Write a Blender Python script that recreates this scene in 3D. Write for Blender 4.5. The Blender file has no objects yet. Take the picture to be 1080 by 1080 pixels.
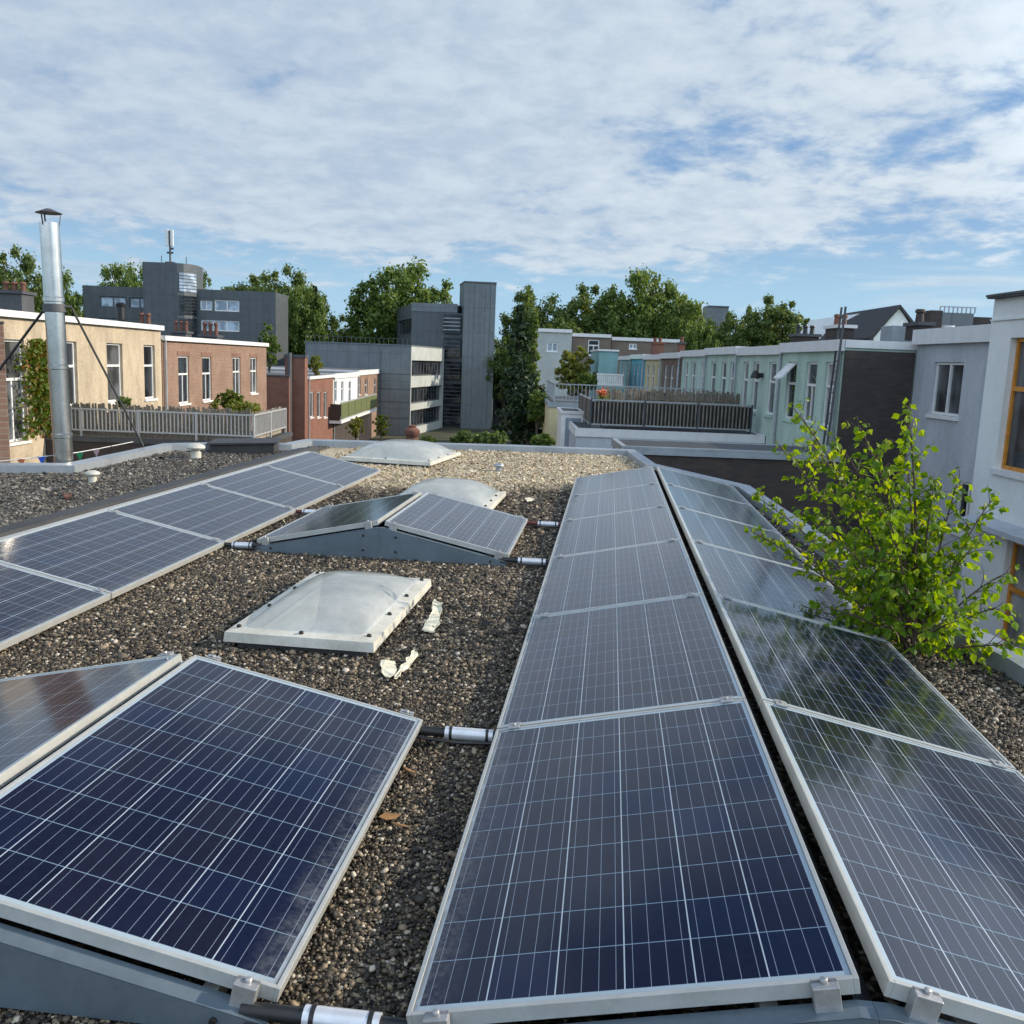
import bpy, bmesh, math, random
import numpy as np
from mathutils import Vector, Matrix

# ------------------------------------------------------------------ scene, camera, sky, sun
S = bpy.context.scene
COL = S.collection
rad = math.radians
F, PITCH, YAW, ROLL, CAMH = 967.55, 0.1628, -0.1003, 0.0389, 1.5523
_fw = Vector((math.sin(YAW)*math.cos(PITCH), math.cos(YAW)*math.cos(PITCH), -math.sin(PITCH)))
_rt = Vector((math.cos(YAW), -math.sin(YAW), 0))
_up = _rt.cross(_fw)
CR = _rt*math.cos(ROLL)+_up*math.sin(ROLL)
CU = -_rt*math.sin(ROLL)+_up*math.cos(ROLL)
EYE = Vector((0, 0, CAMH))
cd = bpy.data.cameras.new('camera'); cam = bpy.data.objects.new('camera', cd); COL.objects.link(cam)
cd.sensor_width = 36; cd.sensor_height = 36; cd.sensor_fit = 'HORIZONTAL'
cd.lens = 36*F/1080; cd.clip_start = 0.05; cd.clip_end = 6000
M3 = Matrix((CR, CU, -_fw)).transposed()
cam.matrix_world = Matrix.Translation(EYE) @ M3.to_4x4()
S.camera = cam

SUN_EL, SUN_AZ = rad(25), rad(76)      # azimuth clockwise from +Y
SUN_STRENGTH = 4.9
SKY_STRENGTH = 0.10
SKY_SEED = 51.8
S.view_settings.view_transform = 'Standard'; S.view_settings.look = 'None'
S.view_settings.gamma = 1; S.view_settings.exposure = 0.0
S.render.engine = 'CYCLES'
S.cycles.max_bounces = 6; S.cycles.transparent_max_bounces = 8

ld = bpy.data.lights.new('sun', 'SUN'); lo = bpy.data.objects.new('sun', ld); COL.objects.link(lo)
ld.energy = SUN_STRENGTH; ld.angle = rad(0.5); ld.color = (1.0, 0.86, 0.67)
sd = Vector((math.sin(SUN_AZ)*math.cos(SUN_EL), math.cos(SUN_AZ)*math.cos(SUN_EL), math.sin(SUN_EL)))
lo.rotation_euler = sd.to_track_quat('Z', 'Y').to_euler(); lo.location = sd*60

class NT:
    """small helper round a node tree"""
    def __init__(s, tree): s.t = tree; s.n = tree.nodes; s.l = tree.links
    def new(s, typ, **kw):
        n = s.n.new(typ)
        for k, v in kw.items(): setattr(n, k, v)
        return n
    def put(s, sock, v):
        if hasattr(v, 'is_output') or isinstance(v, bpy.types.NodeSocket): s.l.new(v, sock)
        else: sock.default_value = v
    def math(s, op, a, b=None, c=None, clamp=False):
        n = s.new('ShaderNodeMath', operation=op, use_clamp=clamp)
        s.put(n.inputs[0], a)
        if b is not None: s.put(n.inputs[1], b)
        if c is not None: s.put(n.inputs[2], c)
        return n.outputs[0]
    def mix(s, fac, a, b):
        n = s.new('ShaderNodeMix', data_type='RGBA')
        s.put(n.inputs[0], fac)
        s.put(n.inputs[6], a if not isinstance(a, tuple) else (*a[:3], 1))
        s.put(n.inputs[7], b if not isinstance(b, tuple) else (*b[:3], 1))
        return n.outputs[2]
    def noise(s, vec=None, scale=5, detail=4, rough=.55, dist=0):
        n = s.new('ShaderNodeTexNoise')
        n.inputs['Scale'].default_value = scale; n.inputs['Detail'].default_value = detail
        n.inputs['Roughness'].default_value = rough; n.inputs['Distortion'].default_value = dist
        if vec is not None: s.l.new(vec, n.inputs['Vector'])
        return n.outputs[0]
    def ramp(s, fac, stops):
        n = s.new('ShaderNodeValToRGB'); e = n.color_ramp.elements
        while len(e) < len(stops): e.new(0.5)
        for q, (p, c) in zip(e, stops): q.position = p; q.color = (*c, 1) if len(c) == 3 else c
        s.put(n.inputs[0], fac); return n.outputs[0]
    def smooth(s, x, a, b):
        n = s.new('ShaderNodeMapRange', interpolation_type='SMOOTHSTEP')
        s.put(n.inputs[0], x); n.inputs[1].default_value = a; n.inputs[2].default_value = b
        return n.outputs[0]
    def xyz(s, v):
        n = s.new('ShaderNodeSeparateXYZ'); s.l.new(v, n.inputs[0]); return n.outputs
    def comb(s, x, y, z):
        n = s.new('ShaderNodeCombineXYZ')
        for i, q in enumerate((x, y, z)): s.put(n.inputs[i], q)
        return n.outputs[0]

def build_world():
    w = bpy.data.worlds.new('World'); S.world = w; w.use_nodes = True
    t = NT(w.node_tree); t.n.clear()
    out = t.new('ShaderNodeOutputWorld'); bg = t.new('ShaderNodeBackground')
    bg.inputs[1].default_value = SKY_STRENGTH
    sky = t.new('ShaderNodeTexSky', sky_type='NISHITA', sun_disc=False)
    sky.sun_elevation = SUN_EL; sky.sun_rotation = SUN_AZ
    sky.air_density = 1.0; sky.dust_density = 0.6; sky.ozone_density = 2.0
    co = t.new('ShaderNodeTexCoord').outputs['Generated']
    x, y, z = t.xyz(co)
    zc = t.math('ADD', t.math('MAXIMUM', z, 0.0), 0.20)
    px = t.math('DIVIDE', x, zc); py = t.math('DIVIDE', y, zc)
    P = t.comb(px, py, SKY_SEED)
    big = t.noise(P, 1.1, 3, .5, .2)
    mid = t.noise(P, 4.2, 5, .55, .25)
    fine = t.noise(P, 11.0, 5, .60, .2)
    # a broken altocumulus sheet: nearly closed overhead and to the left, open gaps on the right, clear band at the horizon
    cov = t.math('MULTIPLY', big, 0.75)
    cov = t.math('ADD', cov, t.math('MULTIPLY', mid, 0.75))
    cov = t.math('ADD', cov, t.math('MULTIPLY', fine, 0.38))
    cov = t.math('SUBTRACT', cov, t.math('MULTIPLY', t.smooth(x, -0.35, 0.55), 0.16))
    low = t.math('SUBTRACT', 1.0, t.smooth(z, 0.05, 0.17))
    cov = t.math('SUBTRACT', cov, t.math('MULTIPLY', low, 0.42))
    # the sheet ends above the frame: mostly blue overhead
    cov = t.math('SUBTRACT', cov, t.math('MULTIPLY', t.math('MULTIPLY', t.smooth(z, 0.33, 0.72), t.smooth(y, -0.15, 0.10)), 0.50))
    dens = t.smooth(cov, 0.585, 0.82)
    stq = t.noise(t.comb(t.math('MULTIPLY', x, 2.6), t.math('MULTIPLY', y, 2.6), t.math('MULTIPLY', z, 34.0)), 1.0, 5, .55, .3)
    band = t.math('MULTIPLY', t.smooth(z, 0.035, 0.075), t.math('SUBTRACT', 1.0, t.smooth(z, 0.14, 0.20)))
    dens = t.math('MAXIMUM', dens, t.math('MULTIPLY', t.math('MULTIPLY', t.smooth(stq, 0.49, 0.66), band), .62))
    puff = t.math('ADD', t.math('MULTIPLY', fine, 0.5), t.math('MULTIPLY', mid, 0.5))
    lit = t.smooth(puff, 0.36, 0.66)
    lit = t.math('ADD', t.math('MULTIPLY', lit, 0.55), t.math('MULTIPLY', t.smooth(t.math('SUBTRACT', x, t.math('MULTIPLY', z, .7)), -0.75, 0.35), 0.50), clamp=True)
    lit = t.math('MULTIPLY', lit, t.math('SUBTRACT', 1.25, t.math('MULTIPLY', big, .55)), clamp=True)
    cloud = t.mix(lit, (4.3, 5.4, 6.9), (7.35, 8.25, 8.95))
    deep = t.math('MULTIPLY', t.smooth(z, 0.34, 0.64), t.smooth(y, -0.2, 0.2))
    back = t.math('MULTIPLY_ADD', t.smooth(t.math('MULTIPLY', y, -1.0), -0.10, 0.45), 0.9, 1.0)   # cloud behind the camera is boosted, an added fill for shaded walls
    veil = t.mix(t.math('MULTIPLY', low, 0.60), t.mix(.55, sky.outputs[0], (2.0, 4.2, 7.9)), (4.9, 7.7, 9.6))
    veil = t.mix(t.math('MULTIPLY', deep, .8), veil, (0.8, 1.25, 2.4))
    dp = t.new('ShaderNodeVectorMath', operation='DOT_PRODUCT'); t.l.new(co, dp.inputs[0]); dp.inputs[1].default_value = tuple(sd)
    back = t.math('MULTIPLY', back, t.math('MULTIPLY_ADD', t.smooth(dp.outputs['Value'], 0.52, 1.0), 1.5, 1.0))   # cloud thins and brightens towards the sun
    bc = t.new('ShaderNodeVectorMath', operation='SCALE'); t.l.new(cloud, bc.inputs[0]); t.l.new(back, bc.inputs['Scale'])
    col = t.mix(t.math('MULTIPLY', dens, .96), veil, bc.outputs[0])
    t.l.new(col, bg.inputs[0]); t.l.new(bg.outputs[0], out.inputs[0])
build_world()

# ------------------------------------------------------------------ helpers
RA = 0.1102                                            # the house rows turn this far from the panel grid
E_ = Vector((-math.sin(RA), math.cos(RA), 0)); N_ = Vector((math.cos(RA), math.sin(RA), 0))
GROUND = -7.1
def st(s, t, z=0.0): return E_*s+N_*t+Vector((0, 0, z))
def ray(u, v): return _fw+CR*((u-540)/F)-CU*((v-540)/F)
def at_z(u, v, z): d = ray(u, v); return EYE+d*((z-CAMH)/d.z)
def at_y(u, v, Y): d = ray(u, v); return EYE+d*(Y/d.y)
def at_s(u, v, s):
    d = ray(u, v); P = EYE+d*(s/d.dot(E_)); return P.dot(E_), P.dot(N_), P.z
def at_t(u, v, t):
    d = ray(u, v); P = EYE+d*(t/d.dot(N_)); return P.dot(E_), P.dot(N_), P.z

class MB:
    def __init__(s): s.v = []; s.f = []; s.m = []; s.mi = 0
    def face(s, pts):
        k = len(s.v); s.v += [tuple(p) for p in pts]; s.f.append(tuple(range(k, k+len(pts)))); s.m.append(s.mi); return s
    def box(s, x0, x1, y0, y1, z0, z1):
        k = len(s.v)
        s.v += [(x, y, z) for z in (z0, z1) for y in (y0, y1) for x in (x0, x1)]
        for q in ((0, 2, 3, 1), (4, 5, 7, 6), (0, 1, 5, 4), (2, 6, 7, 3), (0, 4, 6, 2), (1, 3, 7, 5)):
            s.f.append(tuple(k+i for i in q)); s.m.append(s.mi)
        return s
    def beam(s, a, b, w, h, upv=(0, 0, 1)):
        a = Vector(a); b = Vector(b); d = (b-a).normalized(); u = Vector(upv)
        r = d.cross(u)
        if r.length < 1e-4: r = d.cross(Vector((1, 0, 0)))
        r.normalize(); u = r.cross(d)
        k = len(s.v)
        for p in (a, b):
            for i, j in ((-1, -1), (1, -1), (1, 1), (-1, 1)): s.v.append(tuple(p+r*(i*w/2)+u*(j*h/2)))
        for q in ((0, 1, 2, 3), (7, 6, 5, 4), (0, 4, 5, 1), (1, 5, 6, 2), (2, 6, 7, 3), (3, 7, 4, 0)):
            s.f.append(tuple(k+i for i in q)); s.m.append(s.mi)
        return s
    def tube(s, pts, r, n=10, caps=True):
        pts = [Vector(p) for p in pts]; rs = r if isinstance(r, (list, tuple)) else [r]*len(pts)
        k = len(s.v)
        for i, p in enumerate(pts):
            d = (pts[min(i+1, len(pts)-1)]-pts[max(i-1, 0)]).normalized()
            a = d.cross(Vector((0, 0, 1)))
            if a.length < 0.05: a = d.cross(Vector((1, 0, 0)))
            a.normalize(); b = d.cross(a)
            for j in range(n):
                q = 2*math.pi*j/n; s.v.append(tuple(p+(a*math.cos(q)+b*math.sin(q))*rs[i]))
        for i in range(len(pts)-1):
            for j in range(n):
                j2 = (j+1) % n
                s.f.append((k+i*n+j, k+i*n+j2, k+(i+1)*n+j2, k+(i+1)*n+j)); s.m.append(s.mi)
        if caps:
            s.f.append(tuple(k+j for j in reversed(range(n)))); s.m.append(s.mi)
            e = k+(len(pts)-1)*n; s.f.append(tuple(e+j for j in range(n))); s.m.append(s.mi)
        return s
    def lathe(s, prof, n=24, c=(0, 0, 0)):
        k = len(s.v)
        for r, z in prof:
            for j in range(n):
                q = 2*math.pi*j/n; s.v.append((c[0]+r*math.cos(q), c[1]+r*math.sin(q), c[2]+z))
        for i in range(len(prof)-1):
            for j in range(n):
                j2 = (j+1) % n
                s.f.append((k+i*n+j, k+i*n+j2, k+(i+1)*n+j2, k+(i+1)*n+j)); s.m.append(s.mi)
        s.f.append(tuple(k+j for j in reversed(range(n)))); s.m.append(s.mi)
        e = k+(len(prof)-1)*n; s.f.append(tuple(e+j for j in range(n))); s.m.append(s.mi)
        return s
    def prism(s, poly, off):
        """polygon (3-D points) swept along the vector off"""
        o = Vector(off); p = [Vector(q) for q in poly]; n = len(p); k = len(s.v)
        s.v += [tuple(q) for q in p]+[tuple(q+o) for q in p]
        s.f.append(tuple(k+i for i in reversed(range(n)))); s.f.append(tuple(k+n+i for i in range(n))); s.m += [s.mi]*2
        for i in range(n):
            j = (i+1) % n; s.f.append((k+i, k+j, k+n+j, k+n+i)); s.m.append(s.mi)
        return s
    def facade(s, o, u, n, L, H, holes, reveal=0.12):
        """wall sheet with real openings and reveals; holes = (u0, u1, z0, z1)"""
        o = Vector(o); u = Vector(u); n = Vector(n); Z = Vector((0, 0, 1))
        us = sorted({0, L} | {h[i] for h in holes for i in (0, 1)}); zs = sorted({0, H} | {h[i] for h in holes for i in (2, 3)})
        P = lambda a, b, d=0: o+u*a+Z*b-n*d
        for i in range(len(us)-1):
            for j in range(len(zs)-1):
                cu = (us[i]+us[i+1])/2; cz = (zs[j]+zs[j+1])/2
                if any(h[0] < cu < h[1] and h[2] < cz < h[3] for h in holes): continue
                s.face([P(us[i], zs[j]), P(us[i+1], zs[j]), P(us[i+1], zs[j+1]), P(us[i], zs[j+1])])
        for a, b, c, d in holes:
            for p, q in (((a, c), (b, c)), ((b, c), (b, d)), ((b, d), (a, d)), ((a, d), (a, c))):
                s.face([P(*p), P(*q), P(*q, reveal), P(*p, reveal)])
        return s
    def build(s, name, mats, parent=None, smooth=False, bevel=0, fix=True):
        me = bpy.data.meshes.new(name); me.from_pydata(s.v, [], s.f)
        for m in (mats if isinstance(mats, (list, tuple)) else [mats]): me.materials.append(m)
        me.polygons.foreach_set('material_index', s.m)
        if fix:
            bm = bmesh.new(); bm.from_mesh(me); bmesh.ops.recalc_face_normals(bm, faces=bm.faces); bm.to_mesh(me); bm.free()
        if smooth:
            me.polygons.foreach_set('use_smooth', [True]*len(me.polygons))
        me.update()
        o = bpy.data.objects.new(name, me); COL.objects.link(o)
        if parent: o.parent = parent
        if smooth:
            try: me.set_sharp_from_angle(angle=rad(40))
            except Exception: pass
        if bevel:
            b = o.modifiers.new('bevel', 'BEVEL'); b.width = bevel; b.segments = 2; b.limit_method = 'ANGLE'
        return o

def tag(o, label, cat, group=None, kind=None):
    o['label'] = label; o['category'] = cat
    if group: o['group'] = group
    if kind: o['kind'] = kind
    return o
def thing(name, label, cat, loc=(0, 0, 0), rz=0, group=None):
    o = bpy.data.objects.new(name, None); COL.objects.link(o); o.empty_display_size = .2
    o.location = loc; o.rotation_euler = (0, 0, rz); return tag(o, label, cat, group)
def dup(o, label, loc=None, rot=None):
    c = o.copy(); COL.objects.link(c); c['label'] = label
    if loc is not None: c.location = loc
    if rot is not None: c.rotation_euler = rot
    for ch in list(o.children):
        d = ch.copy(); COL.objects.link(d); d.parent = c
        for g in list(ch.children):
            k = g.copy(); COL.objects.link(k); k.parent = d
    return c

# ------------------------------------------------------------------ materials
def principled(name):
    m = bpy.data.materials.new(name); m.use_nodes = True
    t = NT(m.node_tree); b = t.n['Principled BSDF']; return m, t, b
def mat(name, col, rough=.6, metal=0.0, var=.25, scale=3.0, bump=0.0, bscale=60, col2=None, spec=.5, streak=False):
    m, t, b = principled(name)
    co = t.new('ShaderNodeTexCoord').outputs['Object']
    if streak:
        x, y, z = t.xyz(co); v = t.comb(t.math('MULTIPLY', x, 1.3), t.math('MULTIPLY', y, 1.3), t.math('MULTIPLY', z, .5))
    else: v = co
    n = t.noise(v, scale, 5, .6)
    n2 = t.noise(co, scale*9, 3, .6)
    k = t.math('ADD', t.math('MULTIPLY', n, .7), t.math('MULTIPLY', n2, .3))
    lo_ = tuple(c*(1-var) for c in (col2 or col)); hi = tuple(min(1, c*(1+var*.6)) for c in col)
    t.l.new(t.mix(t.smooth(k, .3, .68), lo_, hi), b.inputs['Base Color'])
    b.inputs['Roughness'].default_value = rough; b.inputs['Metallic'].default_value = metal
    b.inputs['Specular IOR Level'].default_value = spec
    if bump:
        bn = t.new('ShaderNodeBump'); bn.inputs['Strength'].default_value = bump; bn.inputs['Distance'].default_value = .01
        t.l.new(t.noise(co, bscale, 4, .6), bn.inputs['Height']); t.l.new(bn.outputs[0], b.inputs['Normal'])
    return m
def brick(name, c1, c2, mortar, scale=1.0, bw=.22, bh=.075):
    m, t, b = principled(name)
    x, y, z = t.xyz(t.new('ShaderNodeTexCoord').outputs['Object'])
    v = t.comb(t.math('ADD', x, y), z, 0.0)
    n = t.new('ShaderNodeTexBrick'); t.l.new(v, n.inputs['Vector'])
    n.inputs['Color1'].default_value = (*c1, 1); n.inputs['Color2'].default_value = (*c2, 1); n.inputs['Mortar'].default_value = (*mortar, 1)
    n.inputs['Scale'].default_value = scale; n.inputs['Brick Width'].default_value = bw; n.inputs['Row Height'].default_value = bh
    n.inputs['Mortar Size'].default_value = .008; n.inputs['Bias'].default_value = -.1
    big = t.noise(v, .9, 4, .6)
    t.l.new(t.mix(t.math('MULTIPLY', t.smooth(big, .35, .7), .35), n.outputs[0], tuple(c*.55 for c in c1)), b.inputs['Base Color'])
    b.inputs['Roughness'].default_value = .85
    bn = t.new('ShaderNodeBump'); bn.inputs['Strength'].default_value = .5; bn.inputs['Distance'].default_value = .01
    t.l.new(t.math('SUBTRACT', 1.0, n.outputs[1]), bn.inputs['Height']); t.l.new(bn.outputs[0], b.inputs['Normal'])
    return m
def glass(name, col=(.02, .024, .03), rough=.04, var=.6):
    m, t, b = principled(name)
    co = t.new('ShaderNodeTexCoord').outputs['Object']
    n = t.noise(co, .9, 2, .5)
    t.l.new(t.mix(t.smooth(n, .4, .6), tuple(c*(1-var) for c in col), tuple(c*(1+var) for c in col)), b.inputs['Base Color'])
    b.inputs['Roughness'].default_value = rough; b.inputs['IOR'].default_value = 1.5
    bn = t.new('ShaderNodeBump'); bn.inputs['Strength'].default_value = .03; bn.inputs['Distance'].default_value = .05
    t.l.new(t.noise(co, 1.6, 2, .5), bn.inputs['Height']); t.l.new(bn.outputs[0], b.inputs['Normal'])
    return m
def leafmat(name, c1, c2, trans=.35, c3=None):
    m, t, b = principled(name)
    r = t.new('ShaderNodeNewGeometry').outputs['Random Per Island']
    stops = [(0, c1), (1, c2)] if not c3 else [(0, c1), (.8, c2), (1, c3)]
    col = t.ramp(r, stops); t.l.new(col, b.inputs['Base Color']); b.inputs['Roughness'].default_value = .5
    b.inputs['Specular IOR Level'].default_value = .35
    tr = t.new('ShaderNodeBsdfTranslucent'); t.l.new(t.mix(1.0, col, col), tr.inputs[0])
    hs = t.new('ShaderNodeHueSaturation'); hs.inputs['Hue'].default_value = .47; hs.inputs['Saturation'].default_value = 1.15; hs.inputs['Value'].default_value = 1.7
    t.l.new(col, hs.inputs['Color']); t.l.new(hs.outputs[0], tr.inputs[0])
    mx = t.new('ShaderNodeMixShader'); mx.inputs[0].default_value = trans
    t.l.new(b.outputs[0], mx.inputs[1]); t.l.new(tr.outputs[0], mx.inputs[2])
    t.l.new(mx.outputs[0], t.n['Material Output'].inputs[0])
    return m

def panel_glass():
    m, t, b = principled('photovoltaic_cells')
    co = t.new('ShaderNodeTexCoord').outputs['Object']; x, y, z = t.xyz(co)
    rnd = t.new('ShaderNodeObjectInfo').outputs['Random']
    cx = t.math('DIVIDE', t.math('SUBTRACT', x, .0235), .1572)     # six columns across the slope
    cy = t.math('DIVIDE', t.math('SUBTRACT', y, .030), .1590)      # ten rows along the ridge
    fx = t.math('FRACT', cx); fy = t.math('FRACT', cy)
    dx = t.math('ABSOLUTE', t.math('SUBTRACT', fx, .5)); dy = t.math('ABSOLUTE', t.math('SUBTRACT', fy, .5))
    gx = t.math('GREATER_THAN', dx, .4900); gy = t.math('GREATER_THAN', dy, .491)
    q = t.math('FRACT', t.math('MULTIPLY', fx, 4.0))
    bus = t.math('LESS_THAN', t.math('ABSOLUTE', t.math('SUBTRACT', q, .5)), .017)
    inx = t.math('MULTIPLY', t.math('GREATER_THAN', cx, 0.0), t.math('LESS_THAN', cx, 6.0))
    iny = t.math('MULTIPLY', t.math('GREATER_THAN', cy, 0.0), t.math('LESS_THAN', cy, 10.0))
    inside = t.math('MULTIPLY', inx, iny)
    wn = t.new('ShaderNodeTexWhiteNoise', noise_dimensions='4D')
    t.l.new(t.comb(t.math('FLOOR', cx), t.math('FLOOR', cy), 0.5), wn.inputs['Vector']); t.l.new(t.math('MULTIPLY', rnd, 97.0), wn.inputs['W'])
    cell = t.ramp(wn.outputs[0], [(0, (.004, .005, .015)), (.35, (.006, .006, .017)), (.6, (.010, .008, .016)), (.85, (.005, .007, .022)), (1, (.006, .010, .034))])
    vo = t.new('ShaderNodeTexVoronoi'); vo.inputs['Scale'].default_value = 55; t.l.new(co, vo.inputs['Vector'])
    cell = t.mix(t.math('MULTIPLY', t.xyz(vo.outputs['Color'])[0], .35), cell, (.010, .012, .030))
    col = t.mix(bus, cell, (.22, .27, .35))
    col = t.mix(gy, col, (.18, .27, .36)); col = t.mix(gx, col, (.40, .47, .54))
    col = t.mix(inside, (.34, .42, .48), col)
    # dried dust: thin everywhere, thicker towards the low edge where rain leaves it
    dn = t.noise(co, 9, 6, .7); d2 = t.noise(co, 60, 4, .7)
    edge = t.smooth(x, .86, .975)
    dust = t.math('MULTIPLY', t.math('ADD', t.math('MULTIPLY', edge, .50), .012), t.smooth(t.math('ADD', t.math('MULTIPLY', dn, .6), t.math('MULTIPLY', d2, .5)), .42, .72))
    rim = t.math('MULTIPLY', t.smooth(x, .958, .976), t.smooth(dn, .25, .55))
    dust = t.math('MAXIMUM', dust, t.math('MULTIPLY', rim, .85))
    col = t.mix(dust, col, (.165, .175, .185))
    vs = t.new('ShaderNodeTexVoronoi', feature='F1', voronoi_dimensions='4D'); vs.inputs['Scale'].default_value = 2.6; t.l.new(co, vs.inputs['Vector']); t.l.new(t.math('MULTIPLY', rnd, 31.0), vs.inputs['W'])
    spot = t.math('LESS_THAN', t.math('ADD', vs.outputs['Distance'], t.math('MULTIPLY', t.noise(co, 70, 3, .7), .03)), .036)
    col = t.mix(t.math('MULTIPLY', spot, .55), col, (.42, .42, .38))
    t.l.new(col, b.inputs['Base Color'])
    t.l.new(t.math('ADD', .11, t.math('MULTIPLY', dust, .6)), b.inputs['Roughness']); b.inputs['IOR'].default_value = 1.5
    b.inputs['Specular Tint'].default_value = (.62, .76, 1.0, 1)      # the anti-reflection coat tints reflections blue
    return m

def gravel_mat(name, base=False):
    m, t, b = principled(name)
    g = t.new('ShaderNodeNewGeometry'); pos = g.outputs['Position']; px, py, pz = t.xyz(pos)
    if base:
        vo = t.new('ShaderNodeTexVoronoi'); vo.inputs['Scale'].default_value = 48; t.l.new(pos, vo.inputs['Vector'])
        r = t.xyz(vo.outputs['Color'])[0]
    else: r = g.outputs['Random Per Island']
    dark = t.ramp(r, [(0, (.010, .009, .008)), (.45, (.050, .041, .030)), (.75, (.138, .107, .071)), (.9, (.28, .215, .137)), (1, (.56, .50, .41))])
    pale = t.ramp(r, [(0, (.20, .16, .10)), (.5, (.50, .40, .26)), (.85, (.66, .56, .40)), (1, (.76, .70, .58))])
    grey = t.ramp(r, [(0, (.032, .030, .027)), (.55, (.095, .088, .076)), (.85, (.19, .17, .14)), (1, (.38, .35, .30))])
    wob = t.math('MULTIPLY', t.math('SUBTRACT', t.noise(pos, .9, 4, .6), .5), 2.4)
    # stones turn paler towards the far end of the roof
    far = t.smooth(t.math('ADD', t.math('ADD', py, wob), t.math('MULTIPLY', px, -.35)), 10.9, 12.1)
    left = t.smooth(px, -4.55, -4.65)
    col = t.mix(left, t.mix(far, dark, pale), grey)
    moss = t.smooth(t.noise(pos, 1.3, 4, .65), .52, .72)
    col = t.mix(t.math('MULTIPLY', moss, .6), col, t.mix(.5, col, (.03, .03, .024)))
    t.l.new(col, b.inputs['Base Color']); b.inputs['Roughness'].default_value = .62
    if base:
        bn = t.new('ShaderNodeBump'); bn.inputs['Strength'].default_value = .9; bn.inputs['Distance'].default_value = .02
        t.l.new(t.math('SUBTRACT', 1.0, vo.outputs['Distance']), bn.inputs['Height']); t.l.new(bn.outputs[0], b.inputs['Normal'])
    return m

ALU = mat('aluminium_frame', (.50, .51, .49), .38, .35, .12, 8)
def alu_dirty():
    m = mat('aluminium_mossy', (.60, .60, .55), .45, .25, .3, 14, col2=(.30, .31, .20)); return m
ALUD = alu_dirty()
ZINC = mat('coated_steel', (.155, .20, .24), .42, .45, .18, 4)
STEEL = mat('galvanised_clamp', (.46, .46, .46), .40, .6, .2, 30)
BLACKP = mat('black_plastic', (.016, .016, .017), .45, 0, .3, 12)
SLEEVE = mat('silver_tape', (.68, .71, .76), .28, .35, .1, 20)
CELLS = panel_glass()
BITU = mat('bitumen', (.040, .041, .043), .55, 0, .35, 2.5, .4, 90)
BITU2 = mat('roof_felt', (.11, .11, .115), .75, 0, .35, 1.2, .4, 60)
ZINCCAP = mat('zinc_cap', (.37, .41, .45), .42, .45, .2, 2.0)
WHITECAP = mat('white_trim', (.70, .71, .72), .5, 0, .09, 3, streak=True)
WHITEP = mat('white_paint', (.74, .75, .75), .45, 0, .10, 4)
CREAMW = mat('cream_render', (.45, .378, .278), .85, 0, .34, .9, .35, 40, streak=True)
GREENW = mat('green_render', (.42, .56, .49), .85, 0, .18, .8, .3, 40, streak=True)
GREENW2 = mat('green_render_pale', (.46, .59, .53), .85, 0, .18, .8, .3, 40, streak=True)
TEALW = mat('teal_cladding', (.19, .36, .37), .7, 0, .2, 1.2, streak=True)
TURQW = mat('turquoise_render', (.12, .38, .52), .8, 0, .18, .9, streak=True)
YELLW = mat('yellow_render', (.56, .50, .30), .85, 0, .18, .9, streak=True)
GREYW = mat('grey_render', (.44, .475, .52), .85, 0, .2, .8, .3, 40, streak=True)
WHITEW = mat('white_render', (.76, .79, .78), .8, 0, .10, .7, .15, 40, streak=True)
REVEAL = mat('grey_reveal', (.30, .31, .34), .8, 0, .1, 1)
BRICKP = brick('brick_pink', (.235, .135, .095), (.30, .185, .132), (.30, .25, .20))
BRICKR = brick('brick_red', (.20, .075, .05), (.26, .105, .065), (.20, .15, .12))
LINTEL = brick('brick_lintel', (.20, .095, .065), (.26, .13, .09), (.22, .18, .15), 1.0, .075, .22)
BRICKD = brick('brick_dark', (.050, .040, .038), (.075, .058, .052), (.055, .048, .044))
BRICKB = brick('brick_brown', (.16, .125, .10), (.20, .155, .125), (.2, .18, .16))
def cladding(name, c, bw=1.1, bh=2.9):
    m = brick(name, tuple(q*.93 for q in c), tuple(q*1.06 for q in c), tuple(q*.66 for q in c), 1.0, bw, bh)
    for n in m.node_tree.nodes:
        if n.type == 'TEX_BRICK': n.offset = 0; n.inputs['Mortar Size'].default_value = .03
    m.node_tree.nodes['Principled BSDF'].inputs['Roughness'].default_value = .5
    return m
SLATE = cladding('slate_metal', (.085, .102, .116), .9, 3.0)
SLATE2 = cladding('slate_pale', (.152, .182, .198), 1.2, 3.0)
CONC = mat('pale_panel', (.40, .43, .42), .75, 0, .15, .6)
PANE = glass('window_glass')
PANEL_ = glass('window_glass_curtain', (.075, .080, .085), .05, .5)
CURT = glass('window_glass_drapes', (.26, .26, .25), .12, .5)
PANEB = glass('window_glass_painted_sky', (.34, .42, .52), .04, .3)  # reflected sky painted into the pane's base colour
WOOD = mat('amber_wood', (.60, .245, .030), .45, 0, .25, 7)
WOODD = mat('dark_wood', (.045, .025, .02), .5, 0, .25, 7)
REED = mat('reed', (.21, .18, .14), .9, 0, .5, 14)
RAILW = mat('rail_white', (.47, .475, .475), .45, .2, .1, 6)
RAILD = mat('rail_dark', (.05, .06, .075), .5, .2, .2, 6)
RAILG = mat('rail_grey', (.36, .39, .42), .5, .3, .2, 6)
INOX = mat('stainless', (.66, .64, .60), .22, 1.0, .15, 5)
TERRA = mat('terracotta', (.145, .062, .042), .8, 0, .4, 5)
DARKG = mat('dark_grey_lead', (.085, .09, .10), .6, .2, .25, 2)
TILE = mat('roof_tile', (.045, .043, .048), .7, 0, .3, 4)
BARK = mat('bark', (.085, .065, .048), .9, 0, .4, 8, .6, 30)
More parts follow.
